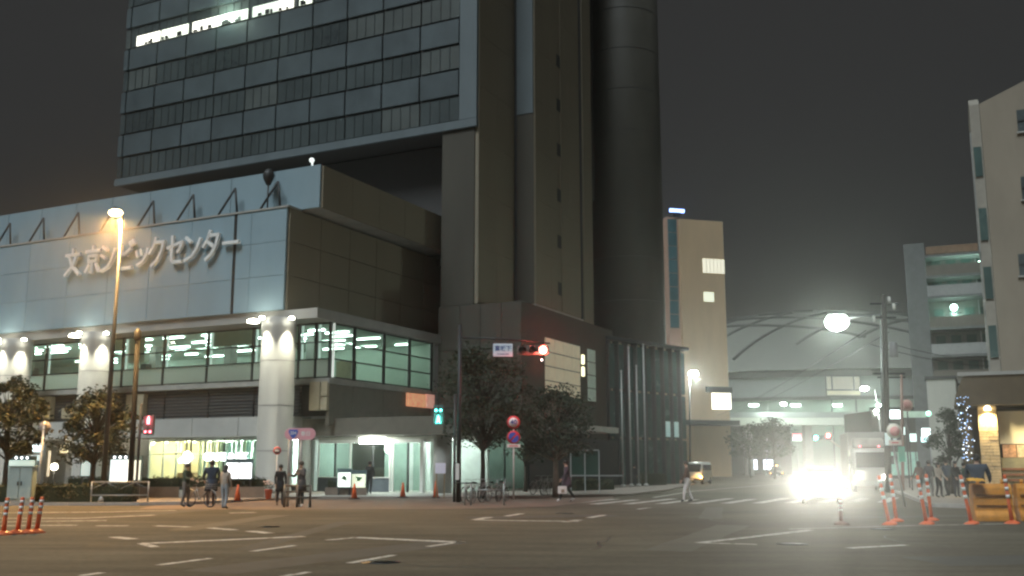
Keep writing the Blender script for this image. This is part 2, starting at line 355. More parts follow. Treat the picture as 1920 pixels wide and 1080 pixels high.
for ch, (px, py) in SIGN:
    cx, cz = on_wall(px, py); cz = 14.72; w = 1.38 if ch not in 'ッー' else 1.25; h = 1.75
    if ch == 'ッ': h = 1.5
    b = MB(); t = .095
    for st in GL[ch]:
        pts = [Vector((cx+(q[0]-.5)*w, 0, cz+(q[1]-.5)*h)) for q in st]
        for a, c in zip(pts, pts[1:]):
            dd = (c-a).normalized(); nn = Vector((-dd.z, 0, dd.x))*t; e = dd*t*.6
            q = [a-e+nn, a-e-nn, c+e-nn, c+e+nn]; b.prism([(v.x, v.z) for v in q], -.34, -.14)
    for st in GL[ch][:1]:
        b.tube([(cx, -.16, cz), (cx, .0, cz)], .03, 6)
    o = b.build('letter', M_letter, pod); o['label'] = 'raised white letter ' + ch
# soffit slab, fascia
piece('soffit_slab', pod, -40, 1.7, .2, 15, 9.86, 10.43, M_col)
# lit second floor
M_beige_i = mat('beige_cabinet', (.4,.34,.24), .7, var=.2)
XS = [1.3, .3, -.95, -4.4, -8.0, -11.65, -15.25, -18.9, -22.5, -26.1, -29.7, -33.3]
ZS = [6.66, 7.72, 8.72, 9.8]
piece('hall_floor', pod, -38, 1.36, 1.95, 14, 6.3, 6.6, M_conc)
piece('hall_ceiling', pod, -38, 1.28, 2.1, 13.9, 9.81, 9.855, M_green_w)
piece('hall_back_wall', pod, -38, 1.2, 13.8, 13.95, 6.61, 9.8, M_green_w)
for i in range(3):
    for x0, x1 in zip(XS[1:], XS[:-1]):
        piece('pane', pod, x0+.05, x1-.05, 2.03, 2.05, ZS[i]+.03, ZS[i+1]-.03, M_frost if (i == 0 and random.random() < .75) else M_glass)
for z in ZS[:]:
    piece('transom', pod, -33.3, 1.34, 1.97, 2.1, z-.035, z+.035, M_dark)
for x in XS:
    piece('mullion', pod, x-.06, x+.06, 1.94, 2.12, 6.6, 9.855, M_dark)
    piece('fin', pod, x+.08, x+.20, 2.13, 2.2, 6.65, 9.8, lamp_mat('glowing_fin', (0.9, 1.0, 0.92), 0.55))  # fins emit light to imitate the bright highlights beside the mullions
SY = [2.05, 4.4, 7.6, 10.6, 13.4]
for i in range(3):
    for y0, y1 in zip(SY[:-1], SY[1:]): piece('pane', pod, 1.29, 1.31, y0+.06, y1-.05, ZS[i]+.03, ZS[i+1]-.03, M_glass2)
for z in ZS: piece('transom', pod, 1.24, 1.37, 2.12, 13.45, z-.035, z+.035, M_dark)
for y in SY[1:]:
    piece('mullion', pod, 1.22, 1.4, y-.06, y+.06, 6.6, 9.855, M_dark)
    piece('fin', pod, 1.1, 1.2, y+.08, y+.16, 6.65, 9.8, MATS['glowing_fin'])
for j, y in enumerate((2.7, 3.9, 5.3, 6.9, 8.7, 10.6, 12.4)):
    for k in range(13):
        x = 0.2-2.75*k - (j % 2)*.8
        if j > 2 and k > 10: continue
        if random.random() < .22: continue
        o = piece('ceiling_light', pod, x-random.choice((1.75,1.75,1.2)), x, y, y+.1, 9.70, 9.76, M_tube)
for k, x in enumerate((-6.0, -7.3, -5.1, -9.1)):          # indoor plants along the glass
    b = MB(); b.tube([(x, 2.7, 6.6), (x, 2.7, 7.0)], .14, 8)
    for _ in range(60):
        a = random.uniform(0, 6.28); r = random.uniform(0, .4); z = random.uniform(6.95, 7.5); c = Vector((x+r*math.cos(a), 2.7+r*.6*math.sin(a), z)); v = Vector((random.uniform(-.1,.1), random.uniform(-.1,.1), .12)); n = Vector((random.uniform(-.08,.08), random.uniform(-.05,.05), 0.01))
        b.add([c, c+n+v*.5, c+v, c-n+v*.5], [(0,1,2,3)])
    b.build('indoor_plant', M_leaf[0], pod, fix=False)
M_blind = mat('roller_blind', (.62,.64,.56), .8, var=.1)
for x0, x1, zb in ((-7.9,-4.5,8.9),(-15.2,-13.6,8.2),(-18.8,-15.4,9.0),(-3.2,-1.1,8.4),(-26,-24,8.1)): piece('roller_blind', pod, x0, x1, 2.24, 2.26, zb, 9.78, M_blind)
for x in (-3.4,-10.2,-17.0,-23.8): piece('hall_pillar', pod, x-.3, x+.3, 6.2, 6.8, 6.61, 9.8, M_conc)
for x0, x1, y, h, m in ((-13.2,-11.8,7.6,1.5,M_teal_w),(-9.4,-7.6,8.4,1.9,M_beige_i),(-21,-19.2,7.0,1.6,M_teal_w),(-5.6,-4.9,5.4,1.3,M_beige_i),(-16.4,-15.9,4.6,1.8,M_dark),(-1.6,-.4,6.6,1.5,M_beige_i),(-6.7,-6.3,3.4,1.1,M_dark),(-12.4,-12.0,3.3,1.0,M_dark)): piece('hall_furniture', pod, x0, x1, y, y+.5, 6.61, 6.61+h, m)
# dark louvre band between the floors
piece('louvre_back', pod, -38, 1.25, 2.6, 2.8, 4.45, 6.3, M_dark)
M_louv = mat('dark_louvre', (0.07, 0.075, 0.08), 0.5, var=0.2)
for i in range(9):
    for x0, x1 in zip(XS[3:10], XS[2:9]): piece('slat', pod, x0+.06, x1-.06, 2.3, 2.5, 4.5+i*.2, 4.62+i*.2, M_louv)
M_beige = mat('beige_panel', (0.42, 0.37, 0.26), 0.7, var=0.15)
for x0, x1, z0, z1 in ((-.0,.75,4.75,6.4),(.8,1.28,4.75,5.5),(.8,1.28,5.55,6.4),(-23.6,-21.6,4.7,6.2),(-20.5,-17.2,4.7,5.4),(-14.6,-13.1,4.7,6.1)):
    piece('beige_panel', pod, x0, x1, 1.9, 2.28, z0, z1, M_beige, .02)
M_sidewall = mat('side_band', (0.13, 0.12, 0.10), 0.6, var=0.2)
for y0, y1 in zip(SY[:-1], SY[1:]): piece('side_panel', pod, 1.1, 1.33, y0+.02, y1-.02, 3.9, 6.28, M_sidewall)
# canopy over the shops
M_fas = mat('pale_fascia', (.42,.43,.42), .6, var=.12, scale=.8)
for x0, x1 in zip(XS[3:10], XS[2:9]): piece('canopy_fascia', pod, x0+.015, x1-.015, 1.0, 1.2, 3.3, 4.4, M_fas, .01)
piece('canopy_slab', pod, -30, -.95, 1.2, 3.4, 3.3, 4.44, M_conc)
# round columns with their downlights
for xc in (-.62, -15.1, -22.6):
    c = MB().lathe((xc, -.25, 0), [(1.02,.08),(1.02,.35),(.98,.4),(.98,9.3),(.98,9.86)], 32).build('column', M_col, pod)
    for dx, dy in ((-.12, -1.4), (1.32, -.52)):
        MB().lathe((xc+dx*.97, -.25+dy*.97, 9.70), [(.08,.14),(.15,.1),(.15,0)], 12).build('downlight', lamp_mat('column_lamp', (1.0, 0.97, 0.78), 30.0), c)
        light('downlight_glow', c, (xc+dx*1.02, -.25+dy*1.02, 9.62), 1500, (1.0, .96, .74), 'SPOT', .05, (-dx*.12, -dy*.12, -1), 64, .9)
    MB().lathe((xc-1.35, -.9, 9.66), [(.12,.2),(.32,.12),(.34,0)], 12).build('floodlight', MATS['column_lamp'], c)
    for z_ in (2.4, 4.9, 7.4): MB().lathe((xc, -.25, z_), [(.985,0),(.985,.025)], 32).build('column_joint', M_joint, c)
    piece('column_band', c, xc-.99, xc+.99, -.4, -.1, 9.83, 9.858, M_conc)
# ---------------------------------------------------------------- shop fronts and entrance of the podium
M_warm_w = mat('warm_interior', (0.75, 0.62, 0.40), 0.8, var=0.15, scale=1.5)
M_warmlamp = lamp_mat('warm_ceiling_lamp', (1.0, 0.85, 0.55), 12)
M_cafe_e = lamp_mat('white_lit_letter', (0.95, 1.0, 1.0), 3.5)
M_alu = mat('aluminium_frame', (0.35, 0.38, 0.38), 0.4, metal=0.5, var=0.1)
# cafe: glass front at y=3, room behind
piece('cafe_floor', pod, -13.4, -1.6, 3.1, 8.0, .06, .14, M_pale)
piece('cafe_ceiling', pod, -13.4, -1.6, 3.1, 8.0, 3.15, 3.28, M_pale)
piece('cafe_back_wall', pod, -13.4, -10.2, 6.0, 6.15, .14, 3.14, M_warm_w)
piece('cafe_back_wall', pod, -10.2, -1.6, 6.4, 6.55, .14, 3.14, M_teal_w)
piece('cafe_side_wall', pod, -13.55, -13.4, 3.1, 8, .14, 3.28, M_warm_w)
piece('cafe_side_wall', pod, -1.6, -1.45, 3.1, 8, .14, 3.28, M_conc)
cx = [-13.4, -12.2, -11.1, -10.3, -9.9, -7.2, -4.6, -2.2]
for x0, x1 in zip(cx[:-1], cx[1:]):
    piece('pane', pod, x0+.03, x1-.03, 3.0, 3.02, .5, 2.3, M_glass); piece('pane', pod, x0+.03, x1-.03, 3.0, 3.02, 2.36, 3.12, M_glass)
for x in cx: piece('mullion', pod, x-.03, x+.03, 2.96, 3.06, .14, 3.28, M_alu if x < -10 else M_dark)
piece('transom', pod, -13.4, -1.6, 2.97, 3.05, 2.3, 2.36, M_teal_w); piece('transom', pod, -13.4, -1.6, 2.97, 3.05, 3.12, 3.28, M_teal_w)
piece('shop_plinth', pod, -13.4, -1.6, 2.95, 3.08, .1, .5, M_dark)
M_curt = [mat('white_slat_curtain', (0.75, 0.78, 0.70), 0.8, var=0.1), mat('cream_slat_curtain', (0.72, 0.70, 0.48), 0.8, var=0.1), mat('pale_green_curtain', (0.45, 0.68, 0.58), 0.8, var=0.1)]
x = -9.8
while x < -2.6:
    w = random.choice((.12, .16, .22, .3)); piece('curtain_slat', pod, x, x+w, 3.6, 3.63, .5, 3.1, random.choice(M_curt)); x += w+random.choice((.03, .05, .12, .2))
for x in (-12.9,-12.0,-11.2,-10.5,-9.2,-7.9,-6.6,-5.3,-4.0,-2.9):
    MB().lathe((x, 3.9, 3.06), [(.05,.08),(.09,.05),(.09,0)], 10).build('ceiling_lamp', M_warmlamp if x < -7 else M_tube, pod)
for x, pw, col in ((-11.8,300,(1,.82,.5)),(-8.6,620,(.95,1,.85)),(-5.6,620,(.8,1,.92)),(-3.2,520,(.75,1,.95))):
    light('cafe_light', pod, (x, 4.7, 2.9), pw, col, rad=.15)
MB().lathe((-12.3, 4.6, 1.75), [(.1,.0),(.16,.12),(.14,.28),(.05,.34)], 12).tube([(-12.3,4.6,2.05),(-12.3,4.6,3.1)], .01, 4).build('pendant_lamp', lamp_mat('pendant_glow', (1,.8,.45), 6), pod)
piece('cafe_counter', pod, -12.9, -11.5, 5.0, 5.5, .14, 1.15, mat('brown_counter', (.25,.15,.08), .5))
t = text('cafe_letters', 'CAFE & 3K', .62, M_cafe_e, pod, (-6.95, 2.86, 2.12), (math.pi/2,0,0), .03, .03, fitw=3.6); t['label'] = 'white glowing letters CAFE & 3K'
b = MB(); pr = [(-.42,0),(-.3,.32),(0,.44),(.28,.3),(.52,0),(.26,-.3),(0,-.46),(-.3,-.34)]
b.prism([(-10.05+q[0]*.9, 2.12+q[1]*.9) for q in pr], 2.82, 2.9); b.build('cafe_logo', M_cafe_e, pod)
# frontage further along (behind the street trees)
piece('shop_wall', pod, -38, -13.56, 3.0, 3.3, .1, 3.3, mat('shop_wall', (.16,.17,.16), .7, var=.2))
for i, x in enumerate((-15.4, -17.9, -20.4, -22.9, -25.4)):
    piece('shop_pillar', pod, x-.25, x+.25, 2.7, 3.0, .1, 3.3, M_conc)
for x0, x1, z0, z1, col, e in ((-23.9,-23.0,2.55,3.1,(.75,.95,1.0),3.2),(-24.0,-23.0,1.95,2.3,(.8,1,1),.8),(-21.2,-20.5,2.45,2.95,(1,.8,.4),1.3),(-17.9,-16.7,2.5,2.95,(1,.72,.25),1.6),(-22.3,-22.15,.9,2.6,(1,.8,.5),.9),(-19.0,-18.9,.8,2.6,(1,.75,.4),1.6),(-16.2,-16.05,.8,2.2,(1,.75,.4),1.6)):
    piece('lit_shop_sign', pod, x0, x1, 2.6, 2.69, z0, z1, lamp_mat('shop_sign_%d' % int(x0*10), col, e), .01)
for x in (-24.6,-19.6,-14.4): light('shop_light', pod, (x, 1.9, 3.1), 60, (1,.9,.7), rad=.2)
# entrance at the right of the corner column
EY = 4.2
piece('entrance_wall', pod, 1.4, 8.6, EY+3.6, EY+3.8, .1, 3.3, M_teal_w)
piece('entrance_ceiling', pod, -.9, 8.6, EY-.1, EY+3.6, 3.1, 3.25, M_pale)
piece('entrance_floor', pod, -1.4, 8.6, EY, EY+3.6, .1, .12, M_pale)
piece('entrance_side', pod, -1.4, -1.2, EY, EY+3.7, .12, 3.1, M_teal_w)
ex = [-.9, .3, 1.4, 3.0, 4.15]
for x0, x1 in zip(ex[:-1], ex[1:]):
    piece('pane', pod, x0+.04, x1-.04, EY, EY+.02, .95, 2.9, M_glass2)
    piece('sill_wall', pod, x0+.01, x1-.01, EY-.04, EY+.12, .12, .9, mat('slate_sill_wall', (.10,.12,.14), .6))
    piece('window_sill', pod, x0+.01, x1-.01, EY-.1, EY+.12, .9, .95, M_white)
for x in ex: piece('mullion', pod, x-.05, x+.05, EY-.03, EY+.06, .12, 3.1, M_dark if x in (.3, 3.0) else M_white)
piece('transom', pod, -.9, 8.0, EY-.06, EY+.06, 2.92, 3.1, M_white)
piece('canopy_fascia', pod, -1.4, 8.6, EY-1.6, EY-1.3, 3.3, 4.3, M_sidewall)
piece('canopy_slab', pod, -1.4, 8.6, EY-1.3, 14, 3.3, 3.85, M_conc)
dr = piece('glass_door', pod, 4.4, 5.3, EY+.05, EY+.08, .14, 2.85, M_glass2); piece('door_frame', pod, 4.3, 4.4, EY, EY+.1, .12, 2.9, M_white); piece('door_frame', pod, 5.3, 5.4, EY, EY+.1, .12, 2.9, M_dark)
piece('door_frame', pod, 6.3, 6.5, EY-.2, EY+.1, .12, 3.05, M_white); piece('glass_door', pod, 5.42, 6.28, EY+.5, EY+.53, .14, 2.85, M_glass2)
piece('light_panel', pod, 6.7, 7.7, EY+.3, EY+.36, .3, 3.0, mat('pale_lit_wall', (.7,.85,.78), .6, var=.1))
MB().lathe((7.9, EY-.4, .1), [(.52,0),(.52,3.2)], 24).build('column', M_conc, pod)
lb = piece('entrance_light', pod, 2.55, 4.25, EY-.85, EY-.55, 2.85, 3.2, lamp_mat('entrance_lightbox', (.96,1,.88), 7), .02)
light('entrance_glow', pod, (3.4, EY-1.0, 2.6), 220, (.9,1,.88), rad=.3)
for x, p in ((.6,130),(2.4,130),(5.2,200),(7.2,190)): light('lobby_light', pod, (x, EY+1.8, 2.8), p, (.88,1,.93), rad=.2)
# low block under the tower: dark front, glazed foot, frosted grid on its street side
piece('block_core', pod, 1.42, 7.8, 14.2, 31, 3.6, 12.4, M_block)
for x0, x1 in ((1.45,3.1),(3.13,4.7),(4.73,6.3),(6.33,7.8)):
    for z0, z1 in ((3.6,6.4),(6.43,9.3),(9.33,12.4)): piece('wall_panel', pod, x0, x1, 14.05, 14.19, z0, z1, M_block, .01)
piece('block_room_wall', pod, 1.5, 8.3, 18.0, 18.2, .1, 3.6, M_teal_w)
for k in range(4):
    x = 1.6+k*1.65; piece('pane', pod, x+.04, x+1.61, 14.1, 14.12, .15, 3.5, M_glass2); piece('mullion', pod, x-.05, x+.03, 14.04, 14.16, .1, 3.6, M_alu)
piece('block_canopy', pod, 7.85, 10.8, 15.6, 24, 3.9, 4.3, M_conc)
piece('street_wall', pod, 8.1, 8.3, 14.2, 31, .1, 3.55, M_dark)
for x, p in ((3,70),(6.2,70)): light('foyer_light', pod, (x, 16, 3.2), p, (.82,1,.9), rad=.25)
fm = mat('lit_beige_panel', (.62,.56,.42), .7, var=.12, emit=(1.0,.86,.6), estr=.13)
for j in range(4):
    for i in range(6):
        if i == 4: continue
        y0 = 17.7+i*1.55; z0 = 6.4+j*1.0
        piece('window_panel', pod, 7.82, 7.9, y0+.03, y0+1.52, z0+.04, z0+.96, fm if i < 4 else M_green_w)
for y, z in ((24.3, 9.1), (24.3, 8.2)): piece('lit_window', pod, 7.82, 7.92, y, y+.4, z, z+.7, lamp_mat('small_yellow_window', (1,.95,.6), 2.0 if z > 9 else .5))
# glowing panels on the side wall imitate a sign reflected in glass
bb = piece('reflected_sign', pod, 1.42, 1.62, 10.1, 12.3, 5.4, 6.25, None or mat('orange_reflection', (.8,.4,.2), .5, var=.9, scale=2.5, emit=(1.0,.45,.25), estr=.45), .02)
piece('reflected_sign', pod, 1.42, 1.62, 12.36, 13.4, 5.4, 6.3, mat('pink_reflection', (.8,.35,.3), .5, var=.9, scale=3, emit=(1.0,.55,.42), estr=.35), .02)
# ---------------------------------------------------------------- civic centre: tower
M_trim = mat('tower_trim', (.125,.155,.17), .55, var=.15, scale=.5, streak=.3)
tow = empty('civic_centre_tower', O, TH, 'tall dark office tower with grid facade above the civic building', 'building')
piece('tower_core', tow, -30.8, 4.1, 14.3, 40, 25.2, 64, M_joint)
z0 = 25.75; SH = 3.9; CW = 3.3
piece('base_band', tow, -30.8, 4.34, 14.0, 14.28, 25.1, 25.7, M_trim)
piece('corner_pilaster', tow, 2.95, 4.34, 14.0, 14.28, 25.72, 64, M_trim)
M_wbar = mat('window_bar', (.045,.056,.058), .5); M_tw2 = mat('window_with_blind', (.075,.09,.088), .6, var=.3, scale=.4); M_tw3 = mat('darker_window', (.045,.057,.06), .3, var=.3)
M_lw = [lamp_mat('lit_office_%d' % i, c, e) for i, (c, e) in enumerate((((.93,1,.8),1.9),((.85,1,.8),1.1),((1,.98,.82),2.4)))]
M_litwin = lamp_mat('lit_office_window', (0.93, 1.0, 0.82), 1.9)
M_litdim = lamp_mat('dim_office_window', (0.80, 1.0, 0.80), .8)
for r in range(6):
    for c in range(11):
        x1 = 2.85 - c*CW; x0 = max(x1-CW+.12, -30.7)
        if x0 >= x1: continue
        zz = z0+r*SH
        w = piece('window', tow, x0, x1, 14.12, 14.2, zz+.05, zz+1.75, random.choice((M_towwin, M_towwin, M_tw2, M_tw3)))
        piece('spandrel_panel', tow, x0, x1, 14.0, 14.2, zz+1.9, zz+3.75, M_spand, .02)
        for q in (x0+.8, x0+1.6, x0+2.4):
            if r < 4 and q < x1-.2: piece('window_bar', w, q-(x0+x1)/2-.03, q-(x0+x1)/2+.03, -.09, -.042, -.85, .85, M_wbar)
rw = 37.5
xx = -29.3
for w, g_, m in ((2.7,.2,1),(1.6,.06,1),(1.35,.5,1),(2.9,.06,0),(1.5,.05,1),(1.45,.5,1),(2.6,.05,1),(1.5,.6,1),(1.2,.1,0)):
    piece('lit_window', tow, xx, xx+w, 14.02, 14.06, rw, rw+.88, random.choice(M_lw))
    for _ in range(3):
        a = xx+random.uniform(.05, w-.5); piece('sill_clutter', tow, a, a+random.uniform(.2,.45), 13.95, 14.015, rw-.02, rw+random.uniform(.12,.38), M_dark)
    xx += w+g_
light('office_glow', tow, (-19, 13.2, 38.4), 260, (.75,1,.8), rad=.4)
# side of the shaft, the stepped bay and the undercroft
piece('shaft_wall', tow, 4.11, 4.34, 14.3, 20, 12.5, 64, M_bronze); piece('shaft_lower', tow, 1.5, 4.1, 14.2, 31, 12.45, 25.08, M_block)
piece('undercroft_wall', tow, -30, 1.45, 17, 40, 16, 25.08, M_joint)  # dark material imitates the shade of the recess
piece('bay', tow, 4.2, 5.98, 20.05, 31, 13.2, 64, M_bronze)
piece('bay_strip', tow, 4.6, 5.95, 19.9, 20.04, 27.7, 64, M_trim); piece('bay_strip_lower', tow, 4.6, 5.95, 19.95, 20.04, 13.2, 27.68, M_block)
piece('recess_line', tow, 4.35, 4.58, 19.98, 20.06, 13.2, 64, M_dark)
for z in (14.5, 18.2, 21.9, 25.6, 29.3, 33.0): piece('slot_window', tow, 5.96, 6.02, 24.2, 24.9, z, z+1.0, M_dark)
piece('bay_edge', tow, 5.9, 6.12, 28.8, 29.0, 13.2, 64, M_dark); piece('bay_edge', tow, 5.9, 6.2, 29.1, 31.05, 12.9, 64, M_bronze)
piece('bay_foot', tow, 4.2, 6.1, 20.0, 31.05, 12.75, 13.18, M_conc)
MB().lathe((6.0, 39.8, 0), [(3.35,0),(3.35,66)], 40).build('rounded_stair_shaft', mat('shaft_cladding', (.07,.068,.055), .6, var=.15, scale=.4), tow)
for k in range(8):                                   # cladding panels on the street side of shaft and bay
    z0_ = 12.6+k*3.9 if k else 12.6
    for y0, y1 in ((14.32,17.1),(17.12,19.96)): piece('cladding_panel', tow, 4.34, 4.39, y0, y1, z0_, z0_+3.87, M_bronze)
    for y0, y1 in ((20.1,22.9),(22.92,24.15),(24.95,26.6),(26.62,28.78)): piece('cladding_panel', tow, 5.98, 6.03, y0, y1, z0_+.7, z0_+4.57, M_bronze)
for k in range(14): MB().lathe((6.0, 39.8, 8+k*3.9), [(3.37,0),(3.37,.06)], 40).build('shaft_joint', M_joint, tow)

# ---------------------------------------------------------------- other buildings
def bld(name, a, b, label, cat='building', group=None):       # frame of a building: x along its front from a to b, y going back
    A, B = Vector((*a, 0)), Vector((*b, 0)); d = B-A
    return empty(name, A, math.atan2(d.y, d.x), label, cat, group), d.length
def P(px, Y): return at(px, 873, Y).xy
def skew(p0, Y, p1, k):          # front whose sides run back along (k, 1)
    a = at(p0, 873, Y); r = (p1-960)/F_PX*(a.y/(at(960, 873, a.y).y))*(at(961, 873, 1).x*F_PX); t = (r*a.y-a.x)/(1+k*r)
    return a.xy, Vector((a.x+t, a.y-k*t))
M_bei = mat('beige_render', (0.50, 0.37, 0.23), 0.8, var=0.12, scale=0.5, streak=0.3)
M_bei2 = mat('warm_grey_render', (0.27, 0.235, 0.185), 0.8, var=0.15, scale=0.6, streak=0.3)
M_lowgl = mat('dark_teal_glass', (0.06, 0.10, 0.095), 0.25, var=0.3, scale=0.4)
M_pan2 = lamp_mat('lit_yellow_blind', (1.0, 0.95, 0.68), 0.75)
# low dark-glass annex with vertical fins
ann, L = bld('glass_annex', P(1140, 80), P(1292, 88), 'low dark teal glazed building with vertical fins behind the flagpoles')
piece('annex_core', ann, 0, L, .3, 16, 0, 11.5, M_bronze); 
for k in range(9):
    for j in range(3):
        piece('glazing', ann, k*L/9+.06, (k+1)*L/9-.06, .12, .29, j*3.8+.1, j*3.8+3.7, M_lowgl)
    piece('fin', ann, k*L/9-.06, k*L/9+.06, -.25, .3, 0, 11.5, M_dark)
piece('roof_edge', ann, -.1, L+.1, -.3, 16, 11.52, 11.8, M_dark)
for k in (6, 7): piece('lit_glazing', ann, k*L/9+.08, (k+1)*L/9-.08, .05, .115, 4.0, 5.3, lamp_mat('teal_lit_glass', (.35,.9,.85), .18))
# slim beige tower
sl_b, L = bld('slim_beige_tower', P(1288, 150), P(1372, 152), 'slim beige tower with a blue glass strip and few lit windows')
H = at(1330, 410, 150).z
piece('tower_body', sl_b, 0, L, 0, 12, 0, H, M_bei)
piece('side_wing', sl_b, -1.9, -.05, .6, 12, 0, H+.3, mat('pinkish_render', (.5,.33,.25), .8, var=.12))
zb = at(1275, 615, 150).z
for k in range(8):
    z0_ = zb + k*(H-zb)/8; piece('blue_glass_strip', sl_b, -1.75, -.35, .45, .59, z0_+.05, z0_+(H-zb)/8-.05, mat('blue_strip_glass', (.06,.14,.16), .2, var=.4, scale=.2))
def wnd(px0, px1, py0, py1, m, nbar=0):
    a, b = at(px0, py0, 150.4), at(px1, py1, 150.8); x0_ = a.x - P(1288,150).x; x1_ = b.x - P(1288,150).x
    w = piece('lit_window', sl_b, x0_, x1_, -.06, -.004, b.z, a.z, m)
    for k in range(nbar):
        q = (x1_-x0_)*((k+1)/(nbar+1)-.5); piece('blind_seam', w, q-.03, q+.03, -.05, -.03, -(a.z-b.z)/2, (a.z-b.z)/2, M_bei2)
wnd(1320, 1365, 483, 511, M_pan2, 5); wnd(1322, 1343, 546, 565, lamp_mat('lit_cream_window', (.95,1,.7), .75)); wnd(1338, 1378, 736, 767, lamp_mat('bright_window', (1,.95,.8), 2.2), 3)
piece('ledge', sl_b, 3.4, L+.3, -.5, 0, at(1350,735,150).z, at(1350,724,150).z, M_dark)
bs = piece('blue_rooftop_sign', sl_b, -1.4, 1.0, .3, .6, H+1.1, H+1.6, lamp_mat('blue_neon', (.25,.4,1.0), 5)); piece('sign_bracket', bs, -.6, .6, -.05, .05, -1.0, -.26, M_dark)
piece('street_canopy', sl_b, -4, L, -3, 0, at(1300,790,150).z-.6, at(1300,785,150).z-.3, M_dark)
# stadium with a cable roof
st = empty('domed_stadium', (103, 335, 0), 0, 'huge domed stadium with pale cable-ribbed roof at the end of the street', 'stadium')
RX, RY, ZB, ZH = 92, 78, 26.0, 25.0
def dz(x, y): r2 = (x/RX)**2+(y/RY)**2; return ZB + ZH*max(0, 1-r2)**.8
b = MB(); N = 40; vs = []; fs = []
for i in range(N+1):
    for j in range(N+1):
        u, v = 2*i/N-1, 2*j/N-1
        x, y = u*math.sqrt(max(0, 1-v*v/2))*RX, v*math.sqrt(max(0, 1-u*u/2))*RY; vs.append((x, y, dz(x*.999, y*.999)))
for i in range(N):
    for j in range(N): fs.append((i*(N+1)+j, (i+1)*(N+1)+j, (i+1)*(N+1)+j+1, i*(N+1)+j+1))
b.add(vs, fs, True); b.build('membrane_roof', mat('roof_membrane', (.17,.18,.162), .7, var=.08, scale=.06), st)
M_cable = mat('roof_cable_seam', (.04,.045,.042), .9)
for s_ in (-1, 1):
    for k in range(-5, 6):
        pts = []
        for t in [q/30 for q in range(-30, 31)]:
            x = k*17 + s_*t*90*.86; y = t*90*.72
            if (x/RX)**2+(y/RY)**2 < .985: pts.append((x, y, dz(x, y)+.15))
        if len(pts) > 2: MB().tube(pts, .5, 5).build('roof_cable', M_cable, st)
def ring(name, r, z0_, z1_, m, dr=1.0):
    b = MB(); n = 64
    for k in range(n):
        t0, t1 = math.pi+math.pi*k/n, math.pi+math.pi*(k+1)/n
        q = [((RX+r)*math.cos(t0), (RY+r)*math.sin(t0)), ((RX+r)*math.cos(t1), (RY+r)*math.sin(t1)), ((RX+r-dr)*math.cos(t1), (RY+r-dr)*math.sin(t1)), ((RX+r-dr)*math.cos(t0), (RY+r-dr)*math.sin(t0))]
        b.prism(q, z0_, z1_, 'xy')
    return b.build(name, m, st)
ring('eaves_band', 1.0, 24.2, 25.8, M_dark); ring('upper_wall', .4, 19.2, 24.15, mat('stadium_wall', (.20,.22,.22), .7, var=.15, scale=.2)); ring('ledge_band', 1.2, 18.3, 19.1, M_dark, 2.0)
ring('lower_wall', .6, 0, 18.2, mat('stadium_pale_wall', (.22,.27,.235), .7, var=.1, scale=.2))
for px in (1412, 1490, 1568, 1650):
    a = at(px, 762, 256); l_ = a - Vector((103, 335, 0))
    MB().box(l_.x-1.1, l_.x+1.1, l_.y-1.2, l_.y-.2, l_.z, l_.z+.5).build('wall_light', lamp_mat('stadium_lamp', (.8,1,.88), 14), st)
    light('wall_light_glow', st, (l_.x, l_.y-1.6, l_.z-.3), 800, (.65,1,.82), rad=.5)
# scoreboard-like panel in front of the stadium
sb = empty('framed_sign_panel', at(1581, 873, 230).xy.to_3d(), 0, 'pale three-part framed panel mounted before the domed stadium wall', 'sign')
a, b_ = at(1549, 706, 230), at(1613, 741, 230); x0_, x1_ = a.x-sb.location.x, b_.x-sb.location.x; zt, zl = a.z, b_.z
M_pp = mat('cream_sign_panel', (.62,.6,.5), .6, var=.08, emit=(1,.95,.78), estr=.10)
for f0, f1 in ((0,.14),(.18,.80),(.84,1.0)): piece('panel', sb, x0_+(x1_-x0_)*f0, x0_+(x1_-x0_)*f1, -.2, 0, zl+1.3, zt, M_pp, .03)
piece('lower_panel', sb, x0_, x1_, -.25, 0, zl, zl+1.05, mat('cream_sign_panel_b', (.7,.68,.5), .6, var=.05, emit=(1,.95,.75), estr=.2), .03)
piece('backing', sb, x0_-.2, x1_+.2, .01, .3, zl-.2, zt+.2, M_dark)
for x in (x0_+1, x1_-1): piece('post', sb, x-.15, x+.15, .05, .35, 0, zl-.2, M_dark)
# raised walkway crossing the end of the street
wk = empty('raised_walkway', at(1500, 873, 170).xy.to_3d(), 0, 'pale raised walkway crossing the street in front of the stadium', 'walkway')
zt, zl = at(1500, 783, 170).z, at(1500, 797, 170).z
piece('deck', wk, -14, 34, 0, 4, zl, zt, mat('pale_walkway', (.62,.66,.6), .6, var=.1)); piece('parapet_rail', wk, -14, 34, -.05, .05, zt+.02, zt+.9, M_alu)
for x in (-8, 2, 12, 22, 31): piece('pier', wk, x-.6, x+.6, 1, 3, 0, zl, M_conc)
for k in range(7): MB().ball((10+k*1.1, -.2, zt+.6), .16, 8).build('walkway_lamp', lamp_mat('warm_small_lamp', (1,.95,.75), 8), wk)
